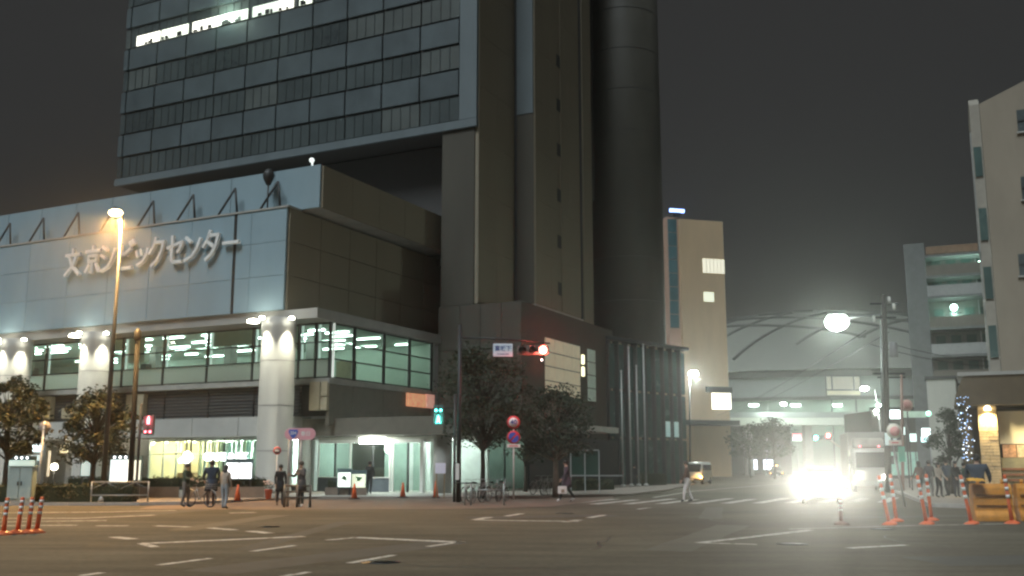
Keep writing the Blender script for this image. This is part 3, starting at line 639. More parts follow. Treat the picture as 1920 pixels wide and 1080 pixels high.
# dim blocks that close the street
for nm, p0, p1, Y, ztp, lab in (('street_block', 1352, 1485, 190, 800, 'low dark block with two lit white shop windows, far down the street'), ('street_block', 1640, 1760, 120, 770, 'dim shop block behind the pedestrians, glowing teal at street level')):
    e, L = bld(nm, P(p0, Y), P(p1, Y), lab); h = at(p0, ztp, Y).z
    piece('block_wall', e, 0, L, 0, 10, 0, h, mat('dim_block', (.05,.05,.042), .8, var=.2)); piece('parapet', e, -.1, L+.1, -.15, .3, h+.01, h+.4, M_dark)  # walls coloured darker to imitate the unlit far street
    if p0 < 1500:
        for f in (.38, .60): 
            w = piece('shop_window', e, L*f, L*f+1.7, -.08, -.01, .9, 2.7, lamp_mat('bluewhite_shop', (.8,.88,1), 2.4)); piece('window_frame', w, -.9, .9, -.06, -.045, -.06, .06, M_dark)
        for k in range(5): piece('upper_window', e, L*(.08+.18*k), L*(.08+.18*k)+1.4, -.05, -.01, 4.0, 5.5, M_towwin)
    else:
        piece('shop_front', e, .4, L-.4, -.08, -.01, .5, 3.2, mat('teal_shop_front', (.35,.55,.48), .6, var=.4, scale=.7, emit=(.4,.9,.7), estr=.12))
        for k in range(4): piece('mullion', e, .4+k*(L-.8)/3-.05, .4+k*(L-.8)/3+.05, -.14, -.09, .5, 3.2, M_dark)
        for k in range(3): piece('lit_sign', e, .9+k*1.7, 2.0+k*1.7, -.3, -.1, 4.4+(k % 2)*.8, 5.3+(k % 2)*.8, lamp_mat('white_teal_sign', (.75,1,.95), 1.3 if k == 0 else .35))
M_gal = mat('grey_gallery_concrete', (.13,.14,.14), .8, var=.2)
# multi-storey block with open lit galleries
gb, L = bld('gallery_block', *skew(1722, 88, 1872, .44), 'dark multi-storey block with open galleries and greenish lights')
def zz(py): return at(1800, py, 90).z
piece('core', gb, 0, L, 2.2, 14, 0, zz(490), mat('dark_block_wall', (.12,.125,.12), .8, var=.2))
piece('corner_pillar', gb, 0, 1.7, -.1, 2.2, 0, zz(468), M_gal)
fl = [zz(720), zz(672), zz(622), zz(565), zz(528), zz(490)]
for i, z in enumerate(fl):
    piece('gallery_slab', gb, 1.72, L, 0, 2.18, z-.22, z, M_gal)
    if i < 5:
        piece('gallery_rail', gb, 1.72, L, .02, .10, z+.02, z+.95, M_steel if i % 2 else M_sidewall)
        for k in range(4): piece('gallery_door', gb, 2.1+k*1.25, 2.9+k*1.25, 2.1, 2.19, z+.02, z+1.9, M_lowgl)
        piece('downpipe', gb, L-.5, L-.4, 1.9, 2.0, z, fl[i+1]-.25, M_steel)
piece('roof_sign', gb, 1.8, L-.2, .3, .6, zz(488), zz(474), mat('rusty_roof_fence', (.17,.11,.07), .8, var=.5, scale=1.5))
for px, py in ((1783,513),(1836,508),(1836,518),(1797,556),(1789,585)):
    a = at(px, py, 90.0); c, s_ = math.cos(gb.rotation_euler.z), math.sin(gb.rotation_euler.z); d = a-gb.location; lx, ly = d.x*c+d.y*s_, .9
    MB().ball((lx, ly, a.z), .2 if py < 580 else .3, 8).build('gallery_lamp', lamp_mat('green_white_lamp', (.7,1,.85), 14), gb)
    light('gallery_glow', gb, (lx, ly-.1, a.z-.25), 120 if py < 580 else 420, (.6,1,.8), rad=.15)
pn, L = bld('blank_panel_building', *skew(1748, 78, 1803, .46), 'small building with blank pale grey wall between gallery block and shop')
piece('wall', pn, 0, L, 0, 6, 0, at(1770, 712, 78).z, mat('pale_blank_wall', (.36,.36,.33), .8, var=.1, streak=.3)); piece('coping', pn, -.1, L+.1, -.1, 6, at(1770,712,78).z+.005, at(1770,706,78).z, M_dark)
# tall beige corner building at the right with a slanted top
cb_, L = bld('corner_apartment_building', *skew(1893, 56, 2140, .46), 'tall beige building with slanted roof edge rising at the right picture edge')
zt0, zt1 = at(1845, 195, 56).z, at(1945, 148, 56).z
b = MB(); b.prism([(0, 5.2), (L, 5.2), (L, zt0+.42*L), (0, zt0)], 0, .3); b.build('front_wall', M_bei2, cb_)
b = MB(); b.prism([(.0, 5.2), (9, 5.2), (9, zt0+1.5), (1.5, zt0+.8), (0, zt0)], -.55, -.02, 'yz'); b.build('side_wall', mat('grey_side_render', (.30,.28,.24), .8, var=.15), cb_)  # side wall in a slightly paler, greyer tone than the front
piece('body', cb_, .02, L, .32, 9, 5.2, zt0-.2, M_bei2)
for px0, px1, py0, py1 in ((1900,1935,215,255),(1908,1940,338,380),(1905,1940,480,520)):
    a, b_ = at(px0, py0, 55.9), at(px1, py1, 55.9); x0_ = (a.x-cb_.location.x); x1_ = (b_.x-cb_.location.x)
    w = piece('window', cb_, x0_, x1_, -.06, -.004, b_.z, a.z, M_towwin); piece('window_frame', w, -(x1_-x0_)/2, (x1_-x0_)/2, -.08, -.035, -.04, .04, M_dark); piece('window_sill', w, -(x1_-x0_)/2-.08, (x1_-x0_)/2+.08, -.12, .0, -(a.z-b_.z)/2-.1, -(a.z-b_.z)/2-.01, M_conc)
for py0, py1 in ((275,330),(390,450),(500,560),(610,670)):
    a, b_ = at(1880, py0, 56), at(1880, py1, 56); piece('side_window', cb_, -.5, -.1, -.09, -.03, b_.z, a.z, M_lowgl); piece('pipe', cb_, -.62, -.555, .2, .3, b_.z-1, a.z+1, M_steel)
# ---------------------------------------------------------------- corner restaurant
rs, L = bld('corner_restaurant', *skew(1812, 50, 2060, .44), 'warm-lit corner restaurant with stone pillar under a dark brown canopy')
zc0, zc1 = at(1860, 762, 50).z, at(1860, 702, 50).z
M_canopy = mat('dark_brown_canopy', (.10,.075,.045), .7, var=.2)
b = MB(); b.prism([(-.35, zc0), (L, zc0), (L, zc1), (.5, zc1), (.1, zc1-.25), (-.25, zc0+.5)], -.9, 3); b.build('canopy', M_canopy, rs)
piece('canopy_edge', rs, -.1, L, -.98, -.905, zc1-.15, zc1+.02, M_conc)
px0 = at(1838, 873, 50).x - rs.location.x
M_stone = mat('yellow_stone', (.50,.38,.22), .8, var=.3, scale=3, bump=.5, bscale=18)
zz0 = .12; k = 0
while zz0 < zc0-.05:                         # the stone pillar, course by course
    h = random.choice((.11,.14,.17)); h = min(h, zc0-.02-zz0); n = random.choice((2,2,3)); xs_ = sorted([0, 1.0]+[i/n+random.uniform(-.08,.08) for i in range(1, n)])
    for a, b2 in zip(xs_[:-1], xs_[1:]): piece('stone', rs, px0+a*.85+.006, px0+b2*.85-.006, -.02-random.uniform(0,.03), .5, zz0, zz0+h-.012, M_stone, .01)
    zz0 += h
piece('pillar_core', rs, px0+.02, px0+.83, .01, .52, .12, zc0-.01, M_joint)
piece('back_wall', rs, -.1, L, 2.8, 3.0, .12, zc0, M_canopy)
piece('side_board', rs, -.05, .4, .3, .4, .12, zc0-.02, M_canopy)
piece('cream_wall', rs, px0+.9, L, .5, .62, 2.65, zc0-.25, mat('cream_plaster', (.72,.66,.5), .8, var=.12, scale=1.2))
for i in range(7):
    x = px0+1.0+i*.62
    piece('menu_photo', rs, x, x+.58, .46, .5, 2.0, 2.6, mat('menu_photo_%d' % (i % 3), ((.5,.28,.15),(.45,.32,.2),(.25,.4,.4))[i % 3], .5, var=.8, scale=7, emit=((1,.5,.25),(1,.7,.4),(.4,.9,.9))[i % 3], estr=.12))
piece('counter_wall', rs, px0+.9, L, .4, .62, .12, 1.98, mat('olive_counter', (.22,.2,.12), .7, var=.3))
for i in range(5): piece('brown_rail', rs, px0+.9, L, .34, .395, .35+i*.26, .45+i*.26, mat('brown_rail', (.2,.09,.05), .6))
for x in (px0+.45, px0+3.2, px0+5.8):
    MB().lathe((x, -.28, zc0-.22), [(.05,.2),(.14,.12),(.14,0)], 12).build('spot_lamp', lamp_mat('warm_spot_lamp', (1,.85,.5), 14), rs)
    light('spot_glow', rs, (x, -.32, zc0-.3), 620, (1,.82,.45), 'SPOT', .08, (0, .22, -1), 130, .7)
# ---------------------------------------------------------------- flagpoles
for i, (px, yt, Y) in enumerate(((1168, 700, 74), (1183, 655, 75), (1197, 690, 76), (1211, 650, 77))):
    p = gnd(px, 873+1890*1.6/Y*.985) if False else at(px, 873, Y); h = at(px, yt, Y).z
    e = empty('flagpole', (p.x, p.y, .1), 0, ['bare white flagpole, leftmost of the four before the annex', 'bare white flagpole, second from the left before the annex', 'bare white flagpole, third from the left before the annex', 'bare white flagpole, rightmost of the four before the annex'][i], 'flagpole', 'flagpoles before the annex')
    MB().tube([(0,0,0),(0,0,h)], [.075,.05], 8).build('pole', M_steel, e); MB().lathe((0,0,0), [(.2,0),(.2,.12),(.1,.2)], 12).build('foot', M_conc, e); MB().ball((0,0,h+.06), .09, 8).build('finial', M_steel, e)
# ---------------------------------------------------------------- street lamps
def street_lamp(name, base, top, head, label, col, power, hm, hs=(.32,.14,.09), r=.09, halo=None, spot=None, pm=None):
    e = empty(name, base, 0, label, 'street lamp'); t = Vector(top)-Vector(base); h = Vector(head)-Vector(base)
    pts = [(0,0,0),(t.x*.5,t.y*.5,t.z*.5),(t.x,t.y,t.z)]
    MB().tube(pts, [r*1.3, r, r*.6], 10).build('pole', pm or M_steel, e)
    MB().lathe((0,0,0), [(r*2.2,0),(r*2.2,.1),(r*1.4,.35)], 12).build('base_plate', M_steel, e)
    if (h-t).length > .15: MB().tube([t, t.lerp(h, .5)+Vector((0,0,.12)), h+Vector((0,0,.05))], r*.5, 8).build('arm', M_steel, e)
    MB().ball((h.x, h.y, h.z+hs[2]*.8), 1, 12, (hs[0]*.8, hs[1]*.9, hs[2]*.3)).build('lamp_housing', M_steel, e)
    MB().ball((h.x, h.y, h.z-.03), 1, 14, hs).build('lamp_bulb', hm, e)
    if spot: light('lamp_light', e, (h.x, h.y, h.z-hs[2]-.12), power, col, 'SPOT', .12, (.15,-.45,-1), spot, .45)
    else: light('lamp_light', e, (h.x, h.y, h.z-hs[2]-.12), power, col, rad=.12)
    return e
def base(px, Y, z=0.1): p = at(px, 873, Y); return Vector((p.x, p.y, z))
L_or = lamp_mat('sodium_bulb', (1.0, .70, .32), 60); L_wh = lamp_mat('white_bulb', (.88, 1.0, .90), 60)
Y = 43.2
street_lamp('street_lamp', base(196, Y), at(229, 404, Y), at(217, 398, Y), 'tall street lamp glowing orange before the grey sign wall', (1,.55,.18), 18000, L_or, (.30,.22,.14), spot=108, pm=M_dark)
Y = 66
street_lamp('street_lamp', base(1656, Y, .12), at(1652, 590, Y), at(1569, 603, Y), 'long-armed street lamp with the brightest white-green glow over the street', (.84,1,.88), 1500, L_wh, (.78,.66,.56), .12, pm=M_dark)  # bulb far oversized: the lamp's glare is built into its shape
Y = 104
street_lamp('street_lamp', base(1293, Y), at(1293, 705, Y), at(1300, 700, Y), 'white street lamp in front of the slim beige tower', (.9,1,.9), 4200, L_wh, (.50,.4,.32), pm=M_dark)
Y = 150
street_lamp('street_lamp', base(1668, Y, .12), at(1640, 730, Y), at(1621, 728, Y), 'small white street lamp beside the framed sign panel', (.85,1,.88), 2400, L_wh, (.62,.4,.28))
Y = 165
street_lamp('street_lamp', base(1436, Y, 0), at(1440, 755, Y), at(1469, 757, Y), 'distant white lamp on a thin pole before the stadium wall', (.85,1,.88), 1500, L_wh, (.5,.35,.25))
Y = 120
for i, (px, py) in enumerate(((1643, 769), (1648, 774), (1654, 782))):
    street_lamp('street_lamp', base(px+16+i*5, Y+i*9, .12), at(px+3, py-2, Y+i*9), at(px, py, Y+i*9), ['highest and nearest of three small white lamps receding by the utility pole', 'middle one of three small white lamps receding by the utility pole', 'lowest and farthest of three small white lamps receding by the utility pole'][i], (.9,1,.92), 700, L_wh, (.28,.22,.2), .06)
# small garden lamp in the hedge
e = empty('garden_lamp', base(102, 47), 0, 'small round warm lamp glowing in the hedge below the street tree', 'lamp'); MB().tube([(0,0,0),(0,0,1.32)], .04, 8).build('post', M_dark, e)
MB().ball((0,0,1.45), .16, 12).build('globe', lamp_mat('globe_glow', (1,.93,.75), 12), e); light('lamp_light', e, (0,-.2,1.5), 40, (1,.9,.7), rad=.15)

# ---------------------------------------------------------------- poles and cables
def pole(name, px, Y, ytop, r0, r1, label, cat='utility pole', m=None, z=.1, lean=0):
    b = base(px, Y, z); t = at(px+lean, ytop, Y); e = empty(name, b, 0, label, cat)
    MB().tube([(0,0,0), tuple((t-b)*.5), tuple(t-b)], [r0, (r0+r1)/2, r1], 10).build('shaft', m or M_dark, e); return e, t-b
e, t = pole('utility_pole', 247, 44.5, 618, .13, .10, 'dark slender pole with small cap beside the orange street lamp', lean=12, m=mat('black_pole', (.011,.011,.011), .8, var=.1))
MB().lathe((t.x,t.y,t.z-.5), [(.12,0),(.16,.05),(.16,.4),(.05,.55)], 10).build('pole_cap', M_dark, e)
e, t = pole('utility_pole', 1663, 57, 552, .19, .13, 'thick concrete utility pole with fixtures rising before the stadium roof', m=mat('pole_concrete', (.055,.052,.046), .9, var=.2), z=.12, lean=-6)
for z_, w in ((t.z-.6, .8), (t.z-1.4, .6), (t.z-4.6, .9)): piece('crossarm', e, t.x-w, t.x+w, -.06, .06, z_, z_+.1, M_dark)
for dx, z_ in ((-.7,t.z-1.6),(.25,t.z-.5),(.5,t.z-.9)): MB().lathe((t.x+dx, -.1, z_), [(.06,0),(.1,.08),(.1,.3),(.05,.36)], 8).build('insulator', mat('porcelain', (.6,.62,.58), .3), e)
MB().lathe((t.x+.35, 0, t.z-3.6), [(.22,0),(.24,.1),(.24,.75),(.2,.85)], 14).build('transformer', M_steel, e)
piece('pole_sign', e, -.1, .55, -.25, -.21, 2.6, 3.3, lamp_mat('dim_teal_plate', (.5,.9,.8), .25))
e, t = pole('utility_pole', 1690, 62, 700, .10, .08, 'thin reddish pole standing just right of the thick utility pole', m=mat('reddish_pole', (.20,.12,.10), .8), z=.12)
piece('crossarm', e, -1.1, .6, -.05, .05, t.z-.3, t.z-.2, M_dark)

# ---------------------------------------------------------------- traffic signals
M_sig = mat('signal_housing', (.12,.13,.13), .5, var=.1)
def round_lens(par, x, y, z, r, m, hood=True):
    MB().lathe((x, y, z), [(r*.97,0),(r*.9,-.04),(.02,-.06)], 16, 'y').build('lens', m, par)
    if hood:
        b = MB(); n = 10; vs = []
        for k in range(n+1):
            t = math.pi*(-.12+1.24*k/n)
            for dy in (0, -.28): vs.append((x+r*1.08*math.cos(t), y+dy, z+r*1.08*math.sin(t)))
        b.add(vs, [(2*k, 2*k+1, 2*k+3, 2*k+2) for k in range(n)]); b.build('hood', M_sig, par)
L_red = lamp_mat('red_signal', (1.0, .09, .06), 60); L_grn = lamp_mat('green_signal', (.10, 1.0, .80), 9); L_off = mat('unlit_lens', (.05,.07,.08), .2, var=0)
Y = 43; b0 = base(860, Y); e = empty('traffic_signal', b0, 0, 'traffic signal showing red on a long arm over the corner', 'traffic signal')
zs = at(1018, 657, Y).z - b0.z; xs_ = at(1018, 657, Y).x - b0.x
MB().tube([(0,0,0),(0,0,zs+1.1)], [.11,.08], 10).build('pole', M_dark, e)
MB().tube([(0,0,zs+.55),(xs_*.5,0,zs+.5),(xs_+.3,0,zs+.3)], [.05,.045,.035], 8).build('arm', M_dark, e)
piece('signal_box', e, xs_-1.12, xs_+.24, -.12, .08, zs-.2, zs+.2, M_sig, .04)
for k, m in enumerate((L_red, L_off, L_off)): round_lens(e, xs_-k*.44, -.125, zs, .16, m)
light('red_glow', e, (xs_, -.5, zs), 330, (1,.12,.08), rad=.12)
MB().ball((xs_-.05, -.1, zs-.42), .045, 6).build('status_lamp', lamp_mat('tiny_white', (1,.95,.95), 5), e)
ns = empty('intersection_name_sign', at(943, 657, Y)-Vector((0,.12,0)), R(4), 'small white intersection name plate reading 富坂下 on the signal arm', 'sign')
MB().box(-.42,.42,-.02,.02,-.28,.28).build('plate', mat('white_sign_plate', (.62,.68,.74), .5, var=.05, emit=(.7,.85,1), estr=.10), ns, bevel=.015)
M_blue = mat('blue_sign_ink', (.03,.09,.30), .5, var=0)
text('lettering', '富坂下', .24, M_blue, ns, (0,-.024,.06), (math.pi/2,0,0), .002, .004); text('lettering', 'Tomizaka-shita', .085, M_blue, ns, (0,-.024,-.17), (math.pi/2,0,0), .002, .002)
for x in (-.3,.3): MB().tube([(x,.02,.2),(x,.1,.75)], .015, 6).build('hanger', M_dark, ns)
piece('back_frame', ns, -.46, .46, .022, .05, -.32, .32, M_dark)
def ped_signal(px, py, Y, lit, label, polex=None, bars=False):
    p = at(px, py, Y); b0 = base(polex or px, Y); e = empty('pedestrian_signal', b0, 0, label, 'traffic signal'); d = p-b0
    MB().tube([(0,0,0),(0,0,d.z+.9)], .06, 8).build('pole', M_dark, e)
    if abs(d.x) > .25: MB().tube([(0,0,d.z+.3),(d.x,0,d.z+.3)], .03, 6).build('bracket', M_dark, e)
    else: MB().tube([(0,.0,d.z),(d.x,-.1,d.z)], .04, 6).build('bracket', M_dark, e)
    piece('signal_box', e, d.x-.21, d.x+.21, -.32, -.08, d.z-.42, d.z+.42, M_sig, .03)
    red = lit == 'red'; mr = lamp_mat('ped_red', (1,.12,.16), 10) if red else L_off; mg = L_off if red else lamp_mat('ped_green', (.1,1,.82), 10)
    def man(z, m, walk):
        b = MB().ball((d.x, -.33, z+.12), .045, 8, (1,.4,1)).box(d.x-.06, d.x+.06, -.345, -.325, z-.03, z+.075)
        if walk: b.prism([(d.x-.04,z-.02),(d.x+.02,z-.02),(d.x-.05,z-.16),(d.x-.1,z-.16)], -.345, -.325).prism([(d.x-.02,z-.02),(d.x+.04,z-.02),(d.x+.1,z-.16),(d.x+.05,z-.16)], -.345, -.325)
        else: b.box(d.x-.055, d.x-.01, -.345, -.325, z-.17, z-.03).box(d.x+.01, d.x+.055, -.345, -.325, z-.17, z-.03)
        b.build('lit_figure' if m is not L_off else 'unlit_figure', m, e)
    man(d.z+.2, mr, False); man(d.z-.2, mg, True)
    light('signal_glow', e, (d.x, -.6, d.z+(.2 if red else -.2)), 14, (1,.1,.12) if red else (.1,1,.8), rad=.1)
    if bars:
        for k in (-1, 1): MB().box(d.x+k*.09-.05, d.x+k*.09+.05, -.345, -.32, d.z-.34 if red else d.z+.14, d.z-.25 if red else d.z+.22).build('countdown_bar', mr if red else mg, e)
ped_signal(283, 797, 43.6, 'red', 'pedestrian signal showing red, mounted on a pole by the low fence', 258, True)
ped_signal(823, 778, 43.4, 'green', 'pedestrian signal showing green near the orange sign reflection', 852, True)
for i, (px, py, gx) in enumerate(((1540, 821, -1), (1600, 819, 1))):
    Y = 118; p = at(px, py, Y); e = empty('traffic_signal', base(px+45, Y, 0), 0, ['far traffic signal with green and red lamps, the left of two down the street', 'far traffic signal with green and red lamps, the right of two down the street'][i], 'traffic signal'); d = p-e.location
    MB().tube([(0,0,0),(0,0,d.z+.6)], .1, 8).build('pole', M_steel, e); MB().tube([(0,0,d.z-1.4),(d.x*.6,0,d.z-.3),(d.x,0,d.z)], .09, 6).build('arm', mat('pale_arm', (.5,.46,.4), .6), e)
    piece('signal_box', e, d.x-1.1, d.x+1.1, -.15, .1, d.z-.25, d.z+.25, M_sig, .04)
    round_lens(e, d.x-.7, -.16, d.z, .24, lamp_mat('far_green', (.1,1,.8), 40)); round_lens(e, d.x+.75, -.16, d.z+(.25 if i == 0 else 0), .24, lamp_mat('far_red', (1,.1,.1), 40))
e = empty('roadside_sign', base(1497, 112, 0), 0, 'far red and white lit sign down the street', 'sign'); z_ = at(1497, 819, 112).z
piece('face', e, -.5, .5, -.05, .05, z_-.1, z_+.35, lamp_mat('red_lit_face', (1,.2,.25), 1.2)); piece('lower_face', e, -.5, .5, -.05, .05, z_-.42, z_-.11, lamp_mat('white_lit_face', (.85,1,.95), 1.8)); MB().tube([(0,.1,0),(0,.1,z_)], .06, 6).build('post', M_steel, e)

# ---------------------------------------------------------------- road signs
M_red = mat('red_sign_paint', (.62,.05,.06), .45, var=.08); M_wsign = mat('white_sign_paint', (.8,.8,.78), .45, var=.05); M_bsign = mat('blue_sign_paint', (.06,.12,.5), .45, var=.05)
def disc(par, name, x, z, r, m, y=-.06, n=28): return MB().lathe((x, y, z), [(r, .008), (r, -.008)], n, 'y').build(name, m, par)
b0 = base(963, 46); e = empty('speed_limit_sign', b0, 0, 'round 40 speed sign above a no-stopping disc on a white post', 'road sign'); z1 = at(963, 792, 46).z-.1; z2 = at(963, 820, 46).z-.1; z3 = at(963, 836, 46).z-.1
MB().tube([(0,0,0),(0,0,z1+.3)], .038, 8).build('post', M_white, e)
disc(e, 'speed_disc', 0, z1, .30, M_red, -.05); disc(e, 'speed_face', 0, z1, .215, M_wsign, -.068); text('lettering', '40', .30, M_blue, e, (0,-.082,z1), (math.pi/2,0,0), .003, .008)
disc(e, 'no_stopping_disc', 0, z2, .30, M_red, -.05); 
for sgn in (-1, 1):
    n = 12; q = []
    for k in range(n+1):
        t = math.pi*(.25+.0*sgn) + math.pi*k/n + (math.pi if sgn < 0 else 0); q.append((.2*math.cos(t)+sgn*-.028, z2+.2*math.sin(t)+sgn*.028))
    MB().prism(q, -.074, -.06).build('blue_field', M_bsign, e)
piece('supplementary_plate', e, -.30, .30, -.07, -.05, z3-.075, z3+.075, M_wsign, .004); piece('plate_arrow', e, -.2, .2, -.078, -.072, z3-.02, z3+.02, M_red)
b0 = base(519, 45); e = empty('round_sign', b0, 0, 'small round red-rimmed sign with a white bar before the corner column', 'road sign'); z1 = at(519, 845, 45).z-.1
MB().tube([(0,0,0),(0,0,z1+.2)], .032, 8).build('post', M_white, e); disc(e, 'sign_disc', 0, z1, .17, M_red, -.04); disc(e, 'sign_face', 0, z1, .135, mat('dark_sign_face', (.12,.08,.08), .5), -.056); piece('white_bar', e, -.09, .09, -.075, -.066, z1-.03, z1+.03, M_wsign)
b0 = base(77, 43.6); e = empty('round_sign', b0, R(0), 'round sign seen from behind on a leaning white post beside the cabinet', 'road sign'); z1 = at(83, 801, 43.6).z-.1; dx = at(83,801,43.6).x-b0.x
MB().tube([(-.1,0,0),(dx,0,z1+.25)], .045, 8).build('post', M_white, e); disc(e, 'sign_back', dx, z1, .25, mat('sign_back_grey', (.30,.27,.26), .6, var=.15), .06)
for dz_ in (-.1,.1): piece('clamp', e, dx-.08, dx+.08, -.06, .045, z1+dz_-.02, z1+dz_+.02, M_steel)
# route sign on two pipes with a rail round its foot
b0 = base(552, 40.6, .006); e = empty('route_sign', b0, 0, 'pink sign board with blue route shield 254 on twin grey pipes', 'road sign'); zt = at(562, 803, 40.6).z; zl = at(562, 825, 40.6).z
M_pink = mat('pink_sign_board', (.72,.36,.42), .5, var=.1)
b = MB(); n = 8; w = .62; hh = (zt-zl)/2; zc = (zt+zl)/2; q = []
for cx_, a0 in ((w-hh, -90), (-(w-hh), 90)):
    for k in range(n+1): t = R(a0+180*k/n); q.append((.2+cx_+hh*math.cos(t), zc+hh*math.sin(t)))
b.prism(q, -.09, -.06); b.build('board', M_pink, e)
q = [(-.16,.17),(.16,.17),(.19,.08),(.1,-.1),(0,-.19),(-.1,-.1),(-.19,.08)]
MB().prism([(-.07+x, zc+z) for x, z in q], -.105, -.092).build('route_shield', M_bsign, e); text('lettering', '254', .16, M_wsign, e, (-.07,-.109,zc+.03), (math.pi/2,0,0), .002, .004); text('lettering', '春日', .2, M_wsign, e, (.42,-.094,zc), (math.pi/2,0,0), .002, .003)
for x in (-.22, .24): MB().tube([(x,0,0),(x,0,zc+.15)], .055, 10).build('pipe', M_steel, e)
M_rail = mat('brown_pipe_rail', (.13,.11,.09), .5, metal=.3, var=.15)
e = empty('corner_guard_rail', base(562, 40.1, .006), 0, 'low brown pipe guard rail around the foot of the route sign', 'guard rail')
for x in (-.55, -.05, .45):
    MB().tube([(x,0,0),(x,0,.86)], .05, 8).build('post', M_rail, e)
for z_ in (.38,.6,.82): MB().tube([(-.55,0,z_),(.45,0,z_)], .032, 8).build('rail', M_rail, e)
# signs at the right
b0 = base(1676, 40.5, .0); e = empty('no_parking_sign', b0, 0, 'white-edged round red sign with plate on a leaning silver post at the right', 'road sign'); z1 = at(1681, 808, 40.5).z; z2 = at(1681, 830, 40.5).z
MB().tube([(.35,0,0),(.0,0,z2),(-.05,0,z1+.3)], .045, 8).build('post', M_steel, e); disc(e, 'sign_disc', .08, z1, .30, mat('cream_sign_rim', (.78,.72,.62), .5), -.05); disc(e, 'sign_face', .1, z1-.02, .19, mat('faded_red_face', (.75,.32,.30), .5, var=.1), -.068)
piece('supplementary_plate', e, -.16, .34, -.07, -.05, z2-.1, z2+.1, mat('cream_plate', (.72,.62,.55), .5)); piece('plate_text', e, -.05, .22, -.076, -.071, z2-.02, z2+.02, M_red)
piece('green_pole_wrap', e, .22, .46, -.05, .05, z2-.75, z2-.15, mat('green_wrap', (.12,.4,.28), .6, var=.2))
b0 = base(1708, 63, .12); e = empty('round_sign', b0, 0, 'pinkish round sign with dark top bar, high behind the utility pole', 'road sign'); z1 = at(1708, 760, 63).z-.12
MB().tube([(0,0,0),(0,0,z1+.4)], .045, 8).build('post', M_dark, e); disc(e, 'sign_disc', 0, z1, .36, mat('pink_disc', (.6,.36,.32), .5, var=.1), -.06); disc(e, 'sign_face', 0, z1, .22, mat('pink_face', (.5,.24,.22), .5), -.078)
b0 = base(1739, 60, .12); e = empty('lit_box_sign', b0, 0, 'bright white lit box sign on a post above the waiting crowd', 'sign'); z1 = at(1739, 816, 60).z-.12
MB().tube([(.28,.05,0),(.28,.05,z1)], .04, 8).build('post', M_steel, e); piece('upper_box', e, -.22, .28, -.1, .0, z1-.05, z1+.4, lamp_mat('box_sign_white', (.82,1,1), 2.6), .02); piece('lower_box', e, -.28, .14, -.1, .0, z1-.4, z1-.07, lamp_mat('box_sign_teal', (.6,1,1), 1.8), .02)
b0 = base(1688, 70, .12); e = empty('lit_box_sign', b0, 0, 'long lit shop sign bar with white end beside the utility pole', 'sign'); z1 = at(1688, 777, 70).z-.12
piece('white_end', e, -.5, .2, -.1, 0, z1-.3, z1+.3, lamp_mat('bar_sign_white', (.85,1,1), 2.6), .02); piece('dim_bar', e, .22, 2.0, -.08, 0, z1-.22, z1+.22, mat('grey_green_bar', (.4,.5,.42), .6, emit=(.6,1,.8), estr=.06)); MB().ball((2.15, -.1, z1+.05), .2, 8).build('end_lamp', lamp_mat('green_end_lamp', (.4,1,.7), 2.0), e); MB().tube([(.6,.1,0),(.6,.1,z1)], .06, 8).build('post', M_dark, e)
# ---------------------------------------------------------------- trees, hedges
def leaves(b, c, rad, n, size, flat=1.0):
    for _ in range(n):
        while True:
            p = Vector((random.uniform(-1,1), random.uniform(-1,1), random.uniform(-1,1)))
            if p.length < 1: break
        q = Vector(c) + Vector((p.x*rad[0], p.y*rad[1], p.z*rad[2])); s_ = size*random.uniform(.6,1.3)
        a = Vector((random.gauss(0,1), random.gauss(0,1), random.gauss(0,.6))).normalized(); d = a.cross(Vector((random.gauss(0,1), random.gauss(0,1), random.gauss(0,1)))).normalized()
        b.mi = random.choice((0,0,0,1,1,2)); b.add([q-a*s_, q+d*s_*.45, q+a*s_, q-d*s_*.45], [(0,1,2,3)])
def tree(loc, h, cr, label, n=26, per=70, size=.11, trunk_h=.38, mats=None, r=.11, name='street_tree', cz=None, tm=None, lean=0.0):
    e = empty(name, loc, random.uniform(0,6), label, 'tree'); tb = MB(); top = Vector((lean, 0, h*trunk_h))
    tb.tube([(0,0,-.05),(lean*.4,.02,h*trunk_h*.5),tuple(top)], [r*1.25, r, r*.8], 9); lb = MB()
    th, ch = h*trunk_h, h*(1-trunk_h); 
    for k in range(n):
        a = 2.4*k + random.uniform(-.4,.4); f = (k+.5)/n; zr = random.uniform(.05, 1.0); prof = math.sin(math.pi*min(1, .12+.86*zr))**.6; rr_ = cr*prof*math.sqrt(random.uniform(.15,1))
        c = Vector((lean+rr_*math.cos(a), rr_*math.sin(a), th*.92 + ch*zr*.95)); cs = random.choice((.5,.8,1.0,1.35))*cr*.33
        leaves(lb, c, (cs, cs, cs*.75), int(per*random.uniform(.6,1.4)), size)
        s0 = top*random.uniform(.75,1) if zr < .5 else top+Vector((0,0,ch*.3)); m = s0.lerp(c, .5)+Vector((0,0,random.uniform(-.05,.2)))
        tb.tube([s0, m, c], [r*.42, r*.26, r*.08], 5, False)
    tb.tube([top, top+Vector((.05,0,ch*.4)), top+Vector((-.04,.05,ch*.8))], [r*.8, r*.5, r*.15], 7)
    tb.build('trunk', tm or M_bark, e, fix=False); lb.build('crown', mats or M_leaf, e, fix=False); return e
def pt(px, Y, z=.1): p = at(px, 873, Y); return Vector((p.x, p.y, z))
def hz_(px, py, Y): return at(px, py, Y).z
M_pale_leaf = [mat('leaf_grey_green', (.03,.04,.022), .6, var=.4, scale=6), M_leaf[0], M_leaf[1]]
tree(pt(12, 45), 5.6, 1.55, 'leafy street tree cut by the left picture edge', 60, 110, .095)
